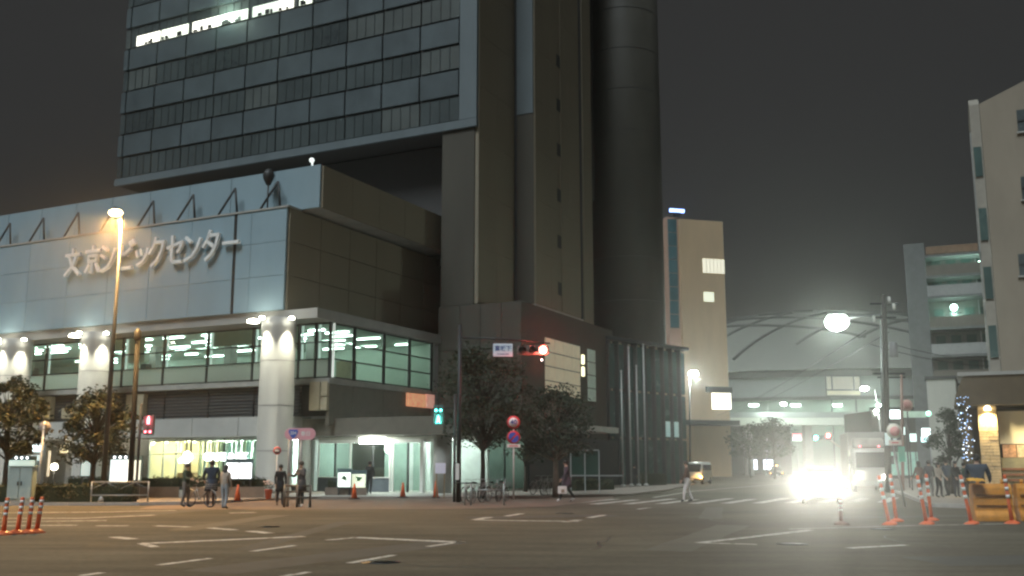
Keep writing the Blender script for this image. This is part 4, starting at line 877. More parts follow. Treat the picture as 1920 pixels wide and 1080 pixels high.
tree(pt(176, 46.5), 5.0, 1.75, 'round street tree with brownish leaves below the orange lamp', 64, 110, .095)
tree(pt(905, 49), 7.6, 2.3, 'tall thin-leaved dark tree beside the speed sign', 80, 105, .09, .36, M_pale_leaf, .11)
tree(pt(1042, 52), 5.6, 1.9, 'pale-trunked tree before the beige lit windows', 58, 110, .09, .38, M_pale_leaf, .15, tm=mat('pale_bark', (.20,.18,.15), .9, var=.3, scale=6))
tree(pt(985, 60), 5.0, 1.5, 'small dark tree between the two taller corner trees', 22, 55, .11, .36, M_pale_leaf)
tree(pt(1405, 135, 0), 7.4, 3.2, 'dim street tree farther down the road, left of its neighbour', 26, 60, .2, .4, M_pale_leaf, .16)
tree(pt(1452, 128, 0), 7.6, 3.0, 'dim street tree farther down the road near the far signals', 26, 60, .2, .4, M_pale_leaf, .16)
tree(pt(1782, 55, .12), 4.6, 1.0, 'dense dark rounded tree left of the LED-strung shrub', 34, 110, .09, .2, [M_leaf[0]]*3, .08)
# shrub strung with blue-white LEDs
e = empty('led_strung_shrub', pt(1813, 48.5, .12), 0, 'slim shrub strung with tiny blue and white LED lights', 'shrub'); h = hz_(1813, 748, 48.5)
MB().tube([(0,0,0),(0,0,h)], [.05,.02], 6).build('stem', M_bark, e); b = MB()
for k in range(10): leaves(b, (random.uniform(-.12,.12), 0, .9+k*(h-1.0)/10), (.25,.25,.3), 60, .06)
b.build('foliage', M_leaf, e, fix=False)
for nm, m, n in (('blue_led_string', lamp_mat('blue_led', (.3,.55,1), 3), 60), ('white_led_string', lamp_mat('white_led', (.85,.93,1), 6), 22)):
    b = MB()
    for k in range(n): b.ball((random.uniform(-.33,.33), random.uniform(-.35,-.1), random.uniform(1.7, h)), .022, 6)
    o = b.build(nm, m, e); o['kind'] = 'stuff'
def hedge(a, b_, w, h, label, n, zb=.1, wallm=None, wh=0):
    A, B = Vector((*a, zb)), Vector((*b_, zb)); d = B-A; L = d.length; e = empty('hedge', A, math.atan2(d.y, d.x), label, 'hedge')
    piece('core', e, .1, L-.1, -w*.35, w*.35, wh, wh+h*.86, mat('hedge_core', (.02,.03,.015), .9))
    if wallm: 
        k = int(L/1.0)
        for q in range(k): piece('planter_slab', e, q*L/k+.008, (q+1)*L/k-.008, -w/2-.12, -w/2-.02, 0, wh, wallm, .01)
    b = MB()
    for k in range(n):
        c = Vector((random.uniform(.1,L-.1), random.uniform(-w*.42,w*.42), wh+h*random.uniform(.2,.92)))
        leaves(b, c, (.22,.16,.16), 14, .055)
    b.build('foliage', M_leaf, e, fix=False)
hedge((pt(-60,44).x, 43.2), (pt(275,44.4).x, 43.4), .9, .75, 'long low hedge along the kerb behind the delineators', 620)
M_pl = mat('planter_stone', (.20,.16,.13), .8, var=.25, scale=2)
hedge((-21.6, 50.0), (pt(345,50).x, 50.0), .9, .45, 'planter hedge with stone edging before the cafe, left part', 220, wallm=M_pl, wh=.5)
hedge((pt(352,49.6).x, 49.6), (pt(500,49.6).x, 49.8), .9, .42, 'planter hedge with stone edging before the menu boards', 200, wallm=M_pl, wh=.5)
hedge((pt(612,53).x, 53.2), (pt(690,53).x, 53.2), .6, .35, 'short planter hedge beside the entrance posters', 60, wallm=M_pl, wh=.4)
hedge((pt(1070,62).x, 62), (pt(1150,64).x, 66), .9, .7, 'dark hedge in front of the flagpoles', 160)
hedge((pt(1195,78).x, 78), (pt(1250,80).x, 82), .9, 1.0, 'far hedge beside the white van', 120)

# ---------------------------------------------------------------- street furniture
def copies(kind, spots, labels, group, tilt=None):
    for i, p in enumerate(spots):
        o = kind if i == 0 else copy_tree(kind); o.location = p; o['label'] = labels[i]; o['group'] = group
        if tilt: o.rotation_euler = (0, tilt[i], random.uniform(0, .6))
def delineator(h, name='delineator_post'):
    e = empty(name, (0,0,0), 0, 'x', 'delineator')
    MB().lathe((0,0,0), [(.21,0),(.21,.03),(.13,.07),(.06,.10)], 18).build('base', M_orange, e)
    MB().lathe((0,0,.09), [(.055,0),(.05,h*.25),(.045,h-.14),(.045,h-.1),(.02,h-.09)], 14).build('tube', M_orange, e)
    for f in (.52, .68, .84): MB().lathe((0,0,h*f), [(.052,0),(.052,h*.075)], 14).build('reflective_band', M_refl, e)
    return e
k = delineator(.86); sp = [gnd(6,1003), gnd(32,1001), gnd(52,1000), gnd(68,999)]
copies(k, sp, ['orange delineator post cut by the left picture edge', 'orange delineator, second of the four at the left', 'orange delineator, third of the four at the left', 'orange delineator, rightmost of the four at the left'], 'delineators at the left', [R(2),R(4),R(3),R(5)])
k = delineator(1.36); sp = [gnd(1668,984), gnd(1681,978), gnd(1738,983), gnd(1747,976), gnd(1822,983), gnd(1898,982)]
copies(k, sp, ['leaning orange delineator nearest the bright headlights', 'upright orange delineator just behind the leftmost leaning one', 'leaning orange delineator in the middle of the right-hand row', 'upright orange delineator behind the middle leaning one', 'leaning orange delineator before the front orange barrier', 'orange delineator nearest the right picture edge'], 'delineators at the right', [R(-11),R(-4),R(-11),R(-4),R(-9),R(-7)])
e = delineator(.72); e.location = gnd(1578, 984); e['label'] = 'dark backlit delineator in front of the glaring headlights'; e['group'] = 'delineators at the right'
for ch in e.children:
    if ch.name.startswith('tube') or ch.name.startswith('base'): ch.data.materials[0] = mat('backlit_dark_plastic', (.2,.12,.09), .6)  # backlit darkness put into the colour of the orange plastic
def cone(p, label, h=.7):
    e = empty('traffic_cone', p, random.uniform(0,1), label, 'traffic cone', 'traffic cones at the entrance'); MB().box(-.19,.19,-.19,.19,0,.05).build('base', mat('cone_base', (.05,.04,.04), .7), e, bevel=.01)
    MB().lathe((0,0,.05), [(.14,0),(.035,h-.05),(.02,h-.04)], 16).build('body', M_orange, e); return e
cone(gnd(445,941,.1), 'orange traffic cone beside the menu boards'); cone(gnd(664,936,.1), 'orange traffic cone left of the entrance walkway'); cone(gnd(755,933,.1), 'orange traffic cone right of the entrance walkway')
cone(gnd(817,934,.1), 'red and white striped cone under the small notice board', .8); cone(gnd(1228,908,0), 'orange cone far off near the white van', .9)
e = [o for o in C.objects if o.get('label', '').startswith('red and white striped cone')][0]
for z_ in (.28,.5): MB().lathe((0,0,z_), [(.145-.15*z_+.004,0),(.145-.15*(z_+.1)+.004,.1)], 16).build('white_band', M_refl, e)
# orange barriers at the right
M_obar = mat('yellow_orange_plastic', (.62,.27,.05), .5, var=.25, scale=4)
for i, (px, Y, lab) in enumerate(((1853, 30.3, 'orange plastic barrier with a dark grip slot, left of two'), (1935, 30.6, 'orange plastic barrier cut by the right picture edge'))):
    e = empty('plastic_barrier', pt(px, Y, 0), R(-4), lab, 'barrier', 'orange barriers'); b = MB()
    b.prism([(-.30,0),(.30,0),(.30,.16),(.2,.30),(.16,.95),(.1,1.08),(-.1,1.08),(-.16,.95),(-.2,.30),(-.30,.16)], -.56, .56, 'yz'); b.build('body', M_obar, e, bevel=.02)
    for z_ in (.42,.72): piece('groove', e, -.5, .5, -.235, -.185, z_, z_+.05, mat('barrier_groove', (.22,.09,.02), .7), .01)
    for x in (-.35,.35): MB().tube([(x,0,1.07),(x,0,1.2)], .05, 8).build('connector', M_obar, e)
b = MB(); e = empty('yellow_tarp', pt(1826, 30.0, 1.09), 0, 'crumpled yellow cloth lying over the front orange barrier', 'cloth')
vs = []; 
for i in range(8):
    for j in range(8): u, v = i/7-.5, j/7-.5; vs.append((u*.5, v*.36, .06-abs(v)*.16-.1*u*u+random.uniform(-.025,.03)+.1))
b.add(vs, [(i*8+j, (i+1)*8+j, (i+1)*8+j+1, i*8+j+1) for i in range(7) for j in range(7)], True); b.build('cloth', mat('yellow_cloth', (.70,.36,.05), .8, var=.3, scale=6), e)
# utility cabinet
e = empty('utility_cabinet', pt(44, 42.7), R(3), 'pale blue-grey utility cabinet standing by the hedge', 'cabinet'); piece('body', e, -.5, .5, -.22, .22, .1, 1.45, mat('cabinet_blue', (.34,.45,.47), .5, var=.12), .02); piece('plinth', e, -.47, .47, -.2, .2, 0, .1, M_conc); piece('roof', e, -.54, .54, -.26, .26, 1.452, 1.5, mat('cabinet_blue', (0,0,0)), .01)
for s_ in (-1,1): d = piece('door', e, .02 if s_ > 0 else -.48, .48 if s_ > 0 else -.02, -.245, -.222, .16, 1.4, mat('cabinet_door', (.32,.43,.45), .5, var=.12), .008); piece('handle', d, -s_*.18-.02, -s_*.18+.02, -.04, -.012, -.08, .08, M_dark)
# white fence with a curved inlay
e = empty('pipe_fence', pt(175, 42.5), 0, 'pale pipe fence panel with diamond inlay in front of the hedge', 'fence'); L = pt(281,42.5).x-e.location.x
for x in (0, L): MB().tube([(x,0,0),(x,0,.86)], .035, 8).build('post', M_steel, e)
for z_ in (.3,.84): MB().tube([(0,0,z_),(L,0,z_)], .028, 8).build('rail', M_steel, e)
for k in range(2):
    c = L*(.25+.5*k); MB().tube([(c-L*.24,0,.57),(c,0,.82),(c+L*.24,0,.57),(c,0,.32),(c-L*.24,0,.57)], .014, 6).build('inlay', M_steel, e)
# illuminated notice boards
def lit_board(px0, px1, py0, py1, Y, label, col, st, z=.1, name='lit_notice_board', post=True, dots=0):
    a, b_ = at(px0, py0, Y), at(px1, py1, Y); c = (a.x+b_.x)/2; w = (b_.x-a.x)/2; e = empty(name, (c, Y, z), 0, label, 'notice board'); z0_, z1_ = b_.z-z, a.z-z
    fr = piece('frame', e, -w-.05, w+.05, .0, .1, z0_-.05, z1_+.2, mat('board_frame', (.08,.14,.16), .5)); piece('lit_face', e, -w, w, -.02, -.002, z0_, z1_, lamp_mat('face_%d' % px0, col, st))
    for k in range(dots): MB().ball((-.25+k*.25, -.03, z1_+.11), .055, 6).build('top_lamp', lamp_mat('board_dot', (1,1,1), 5), e)
    if post:
        for x in (-w+.05, w-.05): piece('leg', e, x-.04, x+.04, .02, .08, 0, z0_-.05, M_dark)
    return e
lit_board(16, 62, 863, 908, 46.5, 'wide pale green lit notice board behind the blue cabinet', (.72,.95,.82), .75, dots=3); lit_board(208, 240, 862, 905, 46.2, 'brightest lit notice board with map, right of the round tree', (.88,1,.95), 1.3, dots=3)
lit_board(248, 262, 863, 900, 46.2, 'narrow lit board beside the brightest notice board', (.7,.95,.85), .75); lit_board(154, 168, 860, 892, 47.5, 'small pale lit board glimpsed beside the tree trunk', (.65,.9,.85), .55)
e = lit_board(425, 471, 868, 897, 49.2, 'pair of bright white menu boards beside the cafe window', (1,1,1), 2.6, name='menu_board'); e['category'] = 'menu board'
zf = at(448,882,49.2).z-.1
piece('centre_post', e, -.02, .02, -.04, -.022, zf-.4, zf+.4, M_dark)
for dx, dz_, w in ((-.25,.13,.2),(-.35,-.08,.12),(-.3,-.2,.16),(.3,.13,.2),(.2,-.08,.12),(.22,-.2,.16),(-.2,.28,.24),(.3,.28,.24)): piece('printed_mark', e, dx-w/2, dx+w/2, -.03, -.021, zf+dz_-.02, zf+dz_+.02, M_steel)
def poster(px0, px1, py0, py1, Y, label, col, st):
    e = lit_board(px0, px1, py0, py1, Y, label, col, st, name='poster_stand'); e['category'] = 'poster'; a, b_ = at(px0, py0, Y), at(px1, py1, Y); w = (b_.x-a.x)/2
    for k in range(3):
        q = MB(); z_ = (a.z+b_.z)/2-.1; q.prism([(random.uniform(-w*.7,w*.1), z_+random.uniform(0,.25)), (random.uniform(0,w*.7), z_+random.uniform(.1,.3)), (random.uniform(-w*.5,w*.7), z_+random.uniform(-.1,.1))], -.035, -.022); q.build('printed_shape', mat('poster_green', (.1,.3,.15), .6), e)
poster(634, 657, 886, 913, 52.6, 'bright white poster stand with green print left of the door', (.9,1,.88), 1.3); poster(660, 685, 889, 915, 52.9, 'pale yellow-green poster stand next to the entrance door', (.85,.95,.65), .9)
b0 = pt(826, 47.5); e = empty('notice_stand', b0, R(3), 'small bluish-white notice board on two legs beside the signal pole', 'notice board'); z1 = hz_(826, 868, 47.5)-.1; z0_ = hz_(826, 888, 47.5)-.1
piece('board', e, -.24, .24, -.03, .0, z0_, z1, mat('bluish_board', (.6,.64,.75), .5, var=.06, emit=(.8,.85,1), estr=.12), .01)
for x in (-.18,.18): piece('leg', e, x-.03, x+.03, .0, .05, 0, z1, mat('wood_leg', (.25,.2,.12), .7))
e = empty('signal_control_box', pt(858, 42.6), 0, 'slim white cover box strapped to the signal pole', 'box'); z0_, z1 = hz_(858,900,42.6)-.1, hz_(858,869,42.6)-.1; piece('cover', e, -.08, .08, -.1, -.02, z0_, z1, M_refl, .02); piece('strap', e, -.1, .1, -.02, .04, z0_+.2, z0_+.26, M_dark)
e = empty('kerb_guard_rail', pt(872, 42.2, .0), 0, 'low metal rail and posts among the parked bicycles', 'guard rail')
for x in (0, .25, 1.6): MB().tube([(x,0,0),(x,0,.88)], .032, 8).build('post', M_alu, e)
MB().tube([(-.4,.1,.9),(.5,.1,.9)], .028, 8).build('rail', M_dark, e); MB().tube([(.25,0,.62),(1.6,0,.62)], .025, 8).build('rail', M_alu, e)
# glazed information frame in front of the lit windows
e = empty('glazed_information_frame', pt(1095, 58), R(-6), 'tall glazed information frame with pale metal edges under the corner tree', 'display case'); z0_, z1 = hz_(1095,893,58)-.1, hz_(1095,845,58)-.1
for x in (-.75,.05,.85): piece('upright', e, x-.035, x+.035, -.04, .04, .0, z1, M_alu)
piece('bottom_rail', e, -.75, 2.2, -.045, .045, z0_, z0_+.07, M_alu); piece('top_rail', e, -.75, .85, -.045, .045, z1, z1+.06, M_alu); piece('glass', e, -.71, .01, -.01, .01, z0_+.08, z1, M_glass2); piece('glass', e, .09, .81, -.01, .01, z0_+.08, z1, M_glass2); piece('back_panel', e, -.7, .8, .06, .08, z0_, z1, M_lowgl)
# flower pots by the corner column
e = empty('flower_pot', gnd(503, 936, .1), 0, 'red pot of pale flowers at the foot of the corner column', 'flower pot'); MB().lathe((0,0,0), [(.12,0),(.18,.42),(.2,.44),(.17,.45)], 16).build('pot', mat('red_pot', (.45,.13,.10), .6, var=.2), e); b = MB(); leaves(b, (0,0,.6), (.26,.26,.2), 120, .05); b.build('foliage', M_leaf, e, fix=False); b = MB(); leaves(b, (0,0,.74), (.24,.24,.12), 60, .05); b.build('blossom', mat('pale_petal', (.75,.62,.6), .7), e, fix=False)
# ---------------------------------------------------------------- people
M_skin = mat('skin', (.50,.33,.25), .6, var=.08); M_hair = mat('black_hair', (.02,.018,.016), .5, var=.1)
def cloth(n, c): return mat('cloth_'+n, c, .9, var=.2, scale=9)
K_navy = cloth('navy', (.025,.04,.065)); K_black = cloth('black', (.018,.018,.02)); K_green = cloth('dark_green', (.03,.06,.05)); K_grey = cloth('grey', (.16,.16,.16)); K_beige = cloth('beige', (.36,.31,.26)); K_jean = cloth('pale_jeans', (.30,.35,.40)); K_white = cloth('white', (.62,.60,.60)); K_brown = cloth('brown', (.10,.055,.04)); K_dgrey = cloth('dark_grey', (.06,.06,.065)); K_purple = cloth('dusky', (.08,.06,.08))
SH_w = mat('white_shoe', (.75,.75,.73), .6, var=.05); SH_b = mat('black_shoe', (.02,.02,.02), .5, var=.05)
def person(loc, rz, label, top, legs, h=1.70, stride=0.0, arm=(0.0,0.0), shoes=SH_b, wide=1.0, coat=False, bend=0.0, elbow=.25, group=None, longhair=False, hairm=None):
    e = empty('person', loc, rz, label, 'person', group); s = h/1.72
    V = []; Rd = []; E = []; MI = {}
    def v(x, y, z, rx, ry=None): V.append((x*s, y*s, z*s)); Rd.append((rx*s, (ry or rx)*s)); return len(V)-1
    def ed(a, b, m): E.append((a, b)); MI[(a, b)] = m
    hy = -bend*.45
    pel = v(0, .02, .96, .145*wide, .115*wide); wa = v(0, .02+hy*.3, 1.12, .14*wide, .11*wide); ch = v(0, .01+hy*.75, 1.32, .165*wide, .12*wide); nb = v(0, hy-.0, 1.46-bend*.08, .06); nt_ = v(0, hy-.015, 1.53-bend*.1, .055)
    hd = v(0, hy-.03, 1.60-bend*.12, .082, .098); ht = v(0, hy-.025, 1.685-bend*.13, .07, .085)
    ed(pel, wa, 1); ed(wa, ch, 1); ed(ch, nb, 1); ed(nb, nt_, 0); ed(nt_, hd, 0); ed(hd, ht, 0)
    for sd, a in ((-1, arm[0]), (1, arm[1])):
        sh = v(sd*.175*wide, hy+.01, 1.415-bend*.06, .07*wide); el = v(sd*.235*wide, hy-.26*math.sin(a), 1.415-.29*math.cos(a)-bend*.06, .052*wide)
        wr = v(sd*.22*wide, hy-.26*math.sin(a)-.25*math.sin(a+elbow), 1.415-.29*math.cos(a)-.25*math.cos(a+elbow)-bend*.06, .034)
        pm = v(sd*.215*wide, hy-.26*math.sin(a)-.33*math.sin(a+elbow), 1.415-.29*math.cos(a)-.33*math.cos(a+elbow)-bend*.06, .034, .02)
        ed(ch, sh, 1); ed(sh, el, 1); ed(el, wr, 1); ed(wr, pm, 0)
        st_ = stride*sd; hp = v(sd*.09, .02, .90, .10*wide); kn = v(sd*.10, -.22*st_-.03, .50, .068); an = v(sd*.10, -.42*st_+(.08 if st_ < 0 else 0), .10+(.06*abs(st_) if st_ < 0 else 0), .046); toe = v(sd*.115, -.42*st_-.13, .045, .042, .034)
        ed(pel, hp, 2); ed(hp, kn, 2); ed(kn, an, 2); ed(an, toe, 3)
    me = bpy.data.meshes.new('body'); me.from_pydata(V, E, []); o = bpy.data.objects.new('body', me); C.objects.link(o)
    sk = o.modifiers.new('skin', 'SKIN'); sk.use_smooth_shade = True
    for i, sv in enumerate(me.skin_vertices[0].data): sv.radius = Rd[i]; sv.use_root = (i == 0)
    su = o.modifiers.new('sub', 'SUBSURF'); su.levels = 1; su.render_levels = 1
    dg = bpy.context.evaluated_depsgraph_get(); nm = bpy.data.meshes.new_from_object(o.evaluated_get(dg)); bpy.data.objects.remove(o)
    bm = bmesh.new(); bm.from_mesh(nm)
    hc = Vector((0, hy-.03, 1.61-bend*.12))*s
    segs = [(Vector(V[a]), Vector(V[b]), m) for (a, b), m in MI.items()]
    for f in bm.faces:
        c = f.calc_center_median(); best = 1e9
        for a, b, m in segs:
            d = b-a; t = max(0, min(1, (c-a).dot(d)/max(d.length_squared, 1e-9))); q = (a+d*t-c).length
            if q < best: best = q; f.material_index = m
        f.smooth = True
        if coat and f.material_index == 2 and c.z > .62*s: f.material_index = 1
    bm.to_mesh(nm); bm.free()
    x = MB()                                             # fingers, nose, ears join the body mesh
    for sd, a in ((-1, arm[0]), (1, arm[1])):
        dd = Vector((0, -math.sin(a+elbow), -math.cos(a+elbow))); w0 = Vector((sd*.215*wide, hy-.26*math.sin(a)-.33*math.sin(a+elbow), 1.415-.29*math.cos(a)-.33*math.cos(a+elbow)-bend*.06))
        sdv = Vector((0, dd.z, -dd.y))
        for k, fl_ in enumerate((.07,.08,.075,.06)):
            r0 = w0+sdv*(k-1.5)*.02; x.tube([tuple(r0*s), tuple((r0+dd*fl_*.55)*s), tuple((r0+dd*fl_+Vector((-sd*.02,0,0)))*s)], [.0095*s,.009*s,.007*s], 5)
        r0 = w0-dd*.05+sdv*.035; x.tube([tuple(r0*s), tuple((r0+sdv*.03+dd*.03)*s), tuple((r0+sdv*.035+dd*.06)*s)], [.011*s,.01*s,.008*s], 5)
    x.add([tuple(hc+Vector(q)*s) for q in ((-.014,-.088,-.01),(.014,-.088,-.01),(0,-.118,-.015),(0,-.09,.035))], [(0,1,2),(0,2,3),(1,3,2)])
    for sd in (-1, 1): x.ball(hc+Vector((sd*.085,.0,0))*s, .022*s, 6, (.4,.8,1.2))
    n0 = len(nm.vertices); bm = bmesh.new(); bm.from_mesh(nm); vs = [bm.verts.new(q) for q in x.v]
    for f in x.f:
        try: nf = bm.faces.new([vs[i] for i in f]); nf.material_index = 0; nf.smooth = True
        except ValueError: pass
    y = MB()
    for sd in (-1, 1): y.ball(hc+Vector((sd*.034,-.086,.015))*s, .012*s, 6)
    y.box(hc.x-.025*s, hc.x+.025*s, hc.y-.096*s, hc.y-.085*s, hc.z-.052*s, hc.z-.044*s)
    vs = [bm.verts.new(q) for q in y.v]
    for f in y.f:
        try: bm.faces.new([vs[i] for i in f]).material_index = 4
        except ValueError: pass
    bmesh.ops.recalc_face_normals(bm, faces=bm.faces); bm.to_mesh(nm); bm.free()
    mi = [q.material_index for q in nm.polygons]; nm.materials.clear()
    for m in (M_skin, top, legs, shoes, M_hair): nm.materials.append(m)
    nm.polygons.foreach_set('material_index', mi)
    body = bpy.data.objects.new('body', nm); C.objects.link(body); body.parent = e
    b = MB(); b.ball(hc+Vector((0,.022,.045))*s, .112*s, 12, (.93,1.0,.92)); 
    if longhair: b.ball(hc+Vector((0,.06,-.06))*s, .1*s, 10, (1,.7,1.5))
    b.build('hair', hairm or M_hair, e)
    if coat: MB().lathe((0,.02*s,.60*s), [(.20*s*wide,0),(.19*s*wide,.15*s),(.165*s*wide,.45*s)], 14).build('coat_skirt', top, e)
    return e
G3 = 'people waiting with a bicycle'
person(gnd(347,951,.006), R(70), 'person in dark green jacket and grey trousers, left of the bicycle', K_green, K_grey, 1.66, .1, (.5,.3), elbow=.9, group=G3)
person(gnd(394,951,.006), R(195), 'broad person in dark navy coat standing behind the bicycle', K_navy, K_brown, 1.78, 0, (.3,.35), wide=1.22, coat=True, elbow=.6, group=G3)
person(gnd(420,955,.006), R(160), 'person in beige hooded jacket and pale jeans, right of the bicycle', K_beige, K_jean, 1.60, .08, (.1,.15), longhair=True, hairm=K_dgrey, group=G3)
person(gnd(524,948,.006), R(20), 'person in black coat waiting left of the route sign', K_black, K_dgrey, 1.62, .05, (.1,.1), coat=True)
person(gnd(563,951,.006), R(-30), 'person in dark brown coat looking down behind the route sign pipes', K_dgrey, K_black, 1.74, .0, (.5,.6), coat=True, elbow=1.3, shoes=SH_w)
person(gnd(692,927,.106), R(175), 'person in black silhouetted at the lit entrance door', K_black, K_black, 1.70, .18, (.2,-.1), elbow=.5)
person(gnd(1062,941,.006), R(-80), 'person in dark purple coat and bright white shoes striding at the corner', K_purple, K_dgrey, 1.82, .75, (-.3,.4), SH_w, 1.1, coat=True)
person(gnd(1190,914,0), R(180), 'distant person in dark clothes below the flagpoles', K_black, K_dgrey, 1.68, .1)
person(gnd(1289,942,0), R(-100), 'person in brown jacket and white trousers on the crossing', K_brown, K_white, 1.80, .35, (-.2,.3), SH_b, 1.15)
person(gnd(1186,911,0)+Vector((-3.6,3,0)), R(40), 'distant person in grey beside the hedge near the flagpoles', K_dgrey, K_grey, 1.65, .1)
GC = 'people waiting on the right pavement'
for i, (px, Y, rz, tp, lg, hh, lab) in enumerate(((1722, 48, 200, K_brown, K_black, 1.66, 'person in brown coat at the left end of the waiting crowd'), (1741, 49.5, 160, K_dgrey, K_grey, 1.72, 'person in dark grey beside the brown-coated one in the crowd'), (1758, 48.2, 30, K_beige, K_black, 1.62, 'person with beige top facing the road in the crowd'), (1774, 50, 190, K_navy, K_black, 1.75, 'tall person in navy in the middle of the crowd'), (1790, 48.4, 20, K_black, K_dgrey, 1.68, 'person in black at the right end of the waiting crowd'), (1806, 50.5, 80, K_green, K_black, 1.60, 'short person in green beside the LED-strung shrub'))):
    person(pt(px, Y, .12), R(rz), lab, tp, lg, hh, .12*((i % 3)-1), (.2,.25), elbow=.6, group=GC, longhair=i % 2 == 0)
person(pt(1831, 32.5, 0), R(150), 'stout person in dark blue puffer jacket behind the orange barrier', K_navy, K_black, 1.93, 0, (.25,.25), wide=1.3, bend=.05, elbow=.7)
e = empty('shopping_bag', gnd(1058,941,.006)+Vector((-.1,-.35,.36)), R(10), 'white shopping bag carried at knee height by the striding person', 'bag'); MB().box(-.2,.2,-.06,.06,0,.34).build('bag', M_refl, e, bevel=.02)
piece('printed_square', e, -.06, .08, -.07, -.061, .06, .2, mat('beige_print', (.4,.34,.25), .7))
for x in (-.09,.09): MB().tube([(x,-.0,.33),(x*.6,0,.5),(0,0,.54)], .008, 5).build('handle', M_dark, e)

# ---------------------------------------------------------------- bicycles
def torus(b, c, R_, r, n=24, m=6):
    vs = []; fs = []
    for i in range(n):
        t = 2*math.pi*i/n
        for j in range(m): u = 2*math.pi*j/m; q = R_+r*math.cos(u); vs.append((c[0]+q*math.cos(t), c[1]+r*math.sin(u), c[2]+q*math.sin(t)))
    for i in range(n):
        for j in range(m): fs.append((i*m+j, ((i+1) % n)*m+j, ((i+1) % n)*m+(j+1) % m, i*m+(j+1) % m))
    b.add(vs, fs, True)
def bicycle(frame):
    e = empty('bicycle', (0,0,0), 0, 'x', 'bicycle'); wr = .33
    for x in (-.53, .53):
        b = MB(); torus(b, (x,0,wr), wr-.02, .018); w = b.build('wheel', SH_b, e); b = MB(); torus(b, (x,0,wr), wr-.045, .008, 20, 4)
        for k in range(12): t = 2*math.pi*k/12; b.tube([(x,0,wr),(x+(wr-.05)*math.cos(t),0,wr+(wr-.05)*math.sin(t))], .0025, 4, False)
        b.tube([(x,-.05,wr),(x,.05,wr)], .02, 8); b.build('rim_and_spokes', M_steel, w); MB().tube([(x+(wr+.02)*math.cos(t),0,wr+(wr+.02)*math.sin(t)) for t in [R(20+14*k) for k in range(11)]], .014, 5).build('mudguard', frame, e)
    bb, seat, head = Vector((-.05,0,.30)), Vector((-.22,0,.80)), Vector((.36,0,.82)); b = MB()
    for p, q in ((bb,seat),(bb,Vector((.40,0,.68))),(Vector((-.19,0,.70)),head),(Vector((-.53,.0,wr)),bb),(Vector((-.53,0,wr)),Vector((-.19,0,.7)))): b.tube([p,q], .017, 7)
    b.build('frame', frame, e); MB().tube([(.53,0,wr),(.40,0,.66),(.34,0,.98)], .016, 7).build('fork', frame, e)
    MB().tube([(.20,-.28,1.0),(.33,-.2,1.03),(.36,0,1.0),(.33,.2,1.03),(.20,.28,1.0)], .013, 7).build('handlebar', M_steel, e); MB().ball((-.24,0,.85), .13, 10, (1.1,.7,.3)).build('saddle', SH_b, e)
    bk = MB(); 
    for z_ in (.72,.80,.88): bk.tube([(.45,-.17,z_),(.75,-.17,z_),(.75,.17,z_),(.45,.17,z_),(.45,-.17,z_)], .006, 4)
    for x, y in ((.45,-.17),(.6,-.17),(.75,-.17),(.45,.17),(.6,.17),(.75,.17),(.75,0)): bk.tube([(x,y,.7),(x,y,.9)], .006, 4)
    bk.build('basket', M_steel, e); b = MB(); torus(b, (-.05,.05,.30), .09, .01, 16, 4); b.tube([(-.05,.05,.3),(.02,.1,.16)], .01, 5).tube([(-.05,.05,.3),(-.12,-.1,.44)], .01, 5); b.build('crank', M_steel, e); return e
bk = bicycle(mat('silver_frame', (.4,.4,.38), .35, metal=.6, var=.1)); bk.location = gnd(374,951,.006); bk.rotation_euler = (0, 0, R(-28)); bk['label'] = 'silver bicycle with basket held between the three waiting people'
for i, (px, Y, a, lab) in enumerate(((878, 44.6, 70, 'parked bicycle nearest the signal pole'), (892, 45.6, 62, 'parked bicycle, second from the signal pole'), (906, 46.4, 75, 'parked bicycle under the tall thin-leaved tree'), (925, 46.0, 66, 'parked bicycle left of the speed sign post'), (942, 46.8, 72, 'parked bicycle right beside the speed sign post'), (1008, 52.5, 60, 'parked bicycle left of the pale-trunked tree'), (1022, 53.2, 70, 'parked bicycle closest to the pale tree trunk'))):
    o = copy_tree(bk); o.location = pt(px, Y, .006 if Y < 50 else .1); o.rotation_euler = (0, R(4), R(a)); o['label'] = lab; o['group'] = 'parked bicycles at the corner'

# ---------------------------------------------------------------- vehicles (their fronts look along -y)
M_tyre = mat('tyre_rubber', (.02,.02,.02), .85, var=.15); M_rim = mat('wheel_rim', (.35,.35,.36), .35, metal=.7, var=.1); M_cglass = mat('car_glass', (.015,.018,.02), .08, var=0, spec=.6)
def loft(b, secs):
    n = len(secs[0][1]); vs = [(x, y, z) for y, s_ in secs for x, z in s_]
    fs = [(i*n+k, i*n+(k+1) % n, (i+1)*n+(k+1) % n, (i+1)*n+k) for i in range(len(secs)-1) for k in range(n)]
    fs += [tuple(range(n)), tuple((len(secs)-1)*n+k for k in range(n-1, -1, -1))]; b.add(vs, fs, True); return b
def sec(w0, w1, z0_, z1): r = min(.12, (z1-z0_)*.3); return [(-w0,z0_+r),(-w0+r,z0_),(w0-r,z0_),(w0,z0_+r),(w1,z1-r),(w1-r,z1),(-w1+r,z1),(-w1,z1-r)]
def wheels(e, xs_, ys, r, w):
    for y in ys:
        for sx in (-1, 1):
            t = MB().lathe((sx*xs_, y, r), [(r*.6,-w/2),(r*.95,-w/2),(r,-w*.35),(r,w*.35),(r*.95,w/2),(r*.6,w/2)], 20, 'x').build('tyre', M_tyre, e); MB().lathe((sx*xs_, y, r), [(r*.58,-w*.52),(r*.2,-w*.54),(r*.2,w*.54),(r*.58,w*.52)], 14, 'x').build('rim', M_rim, t)
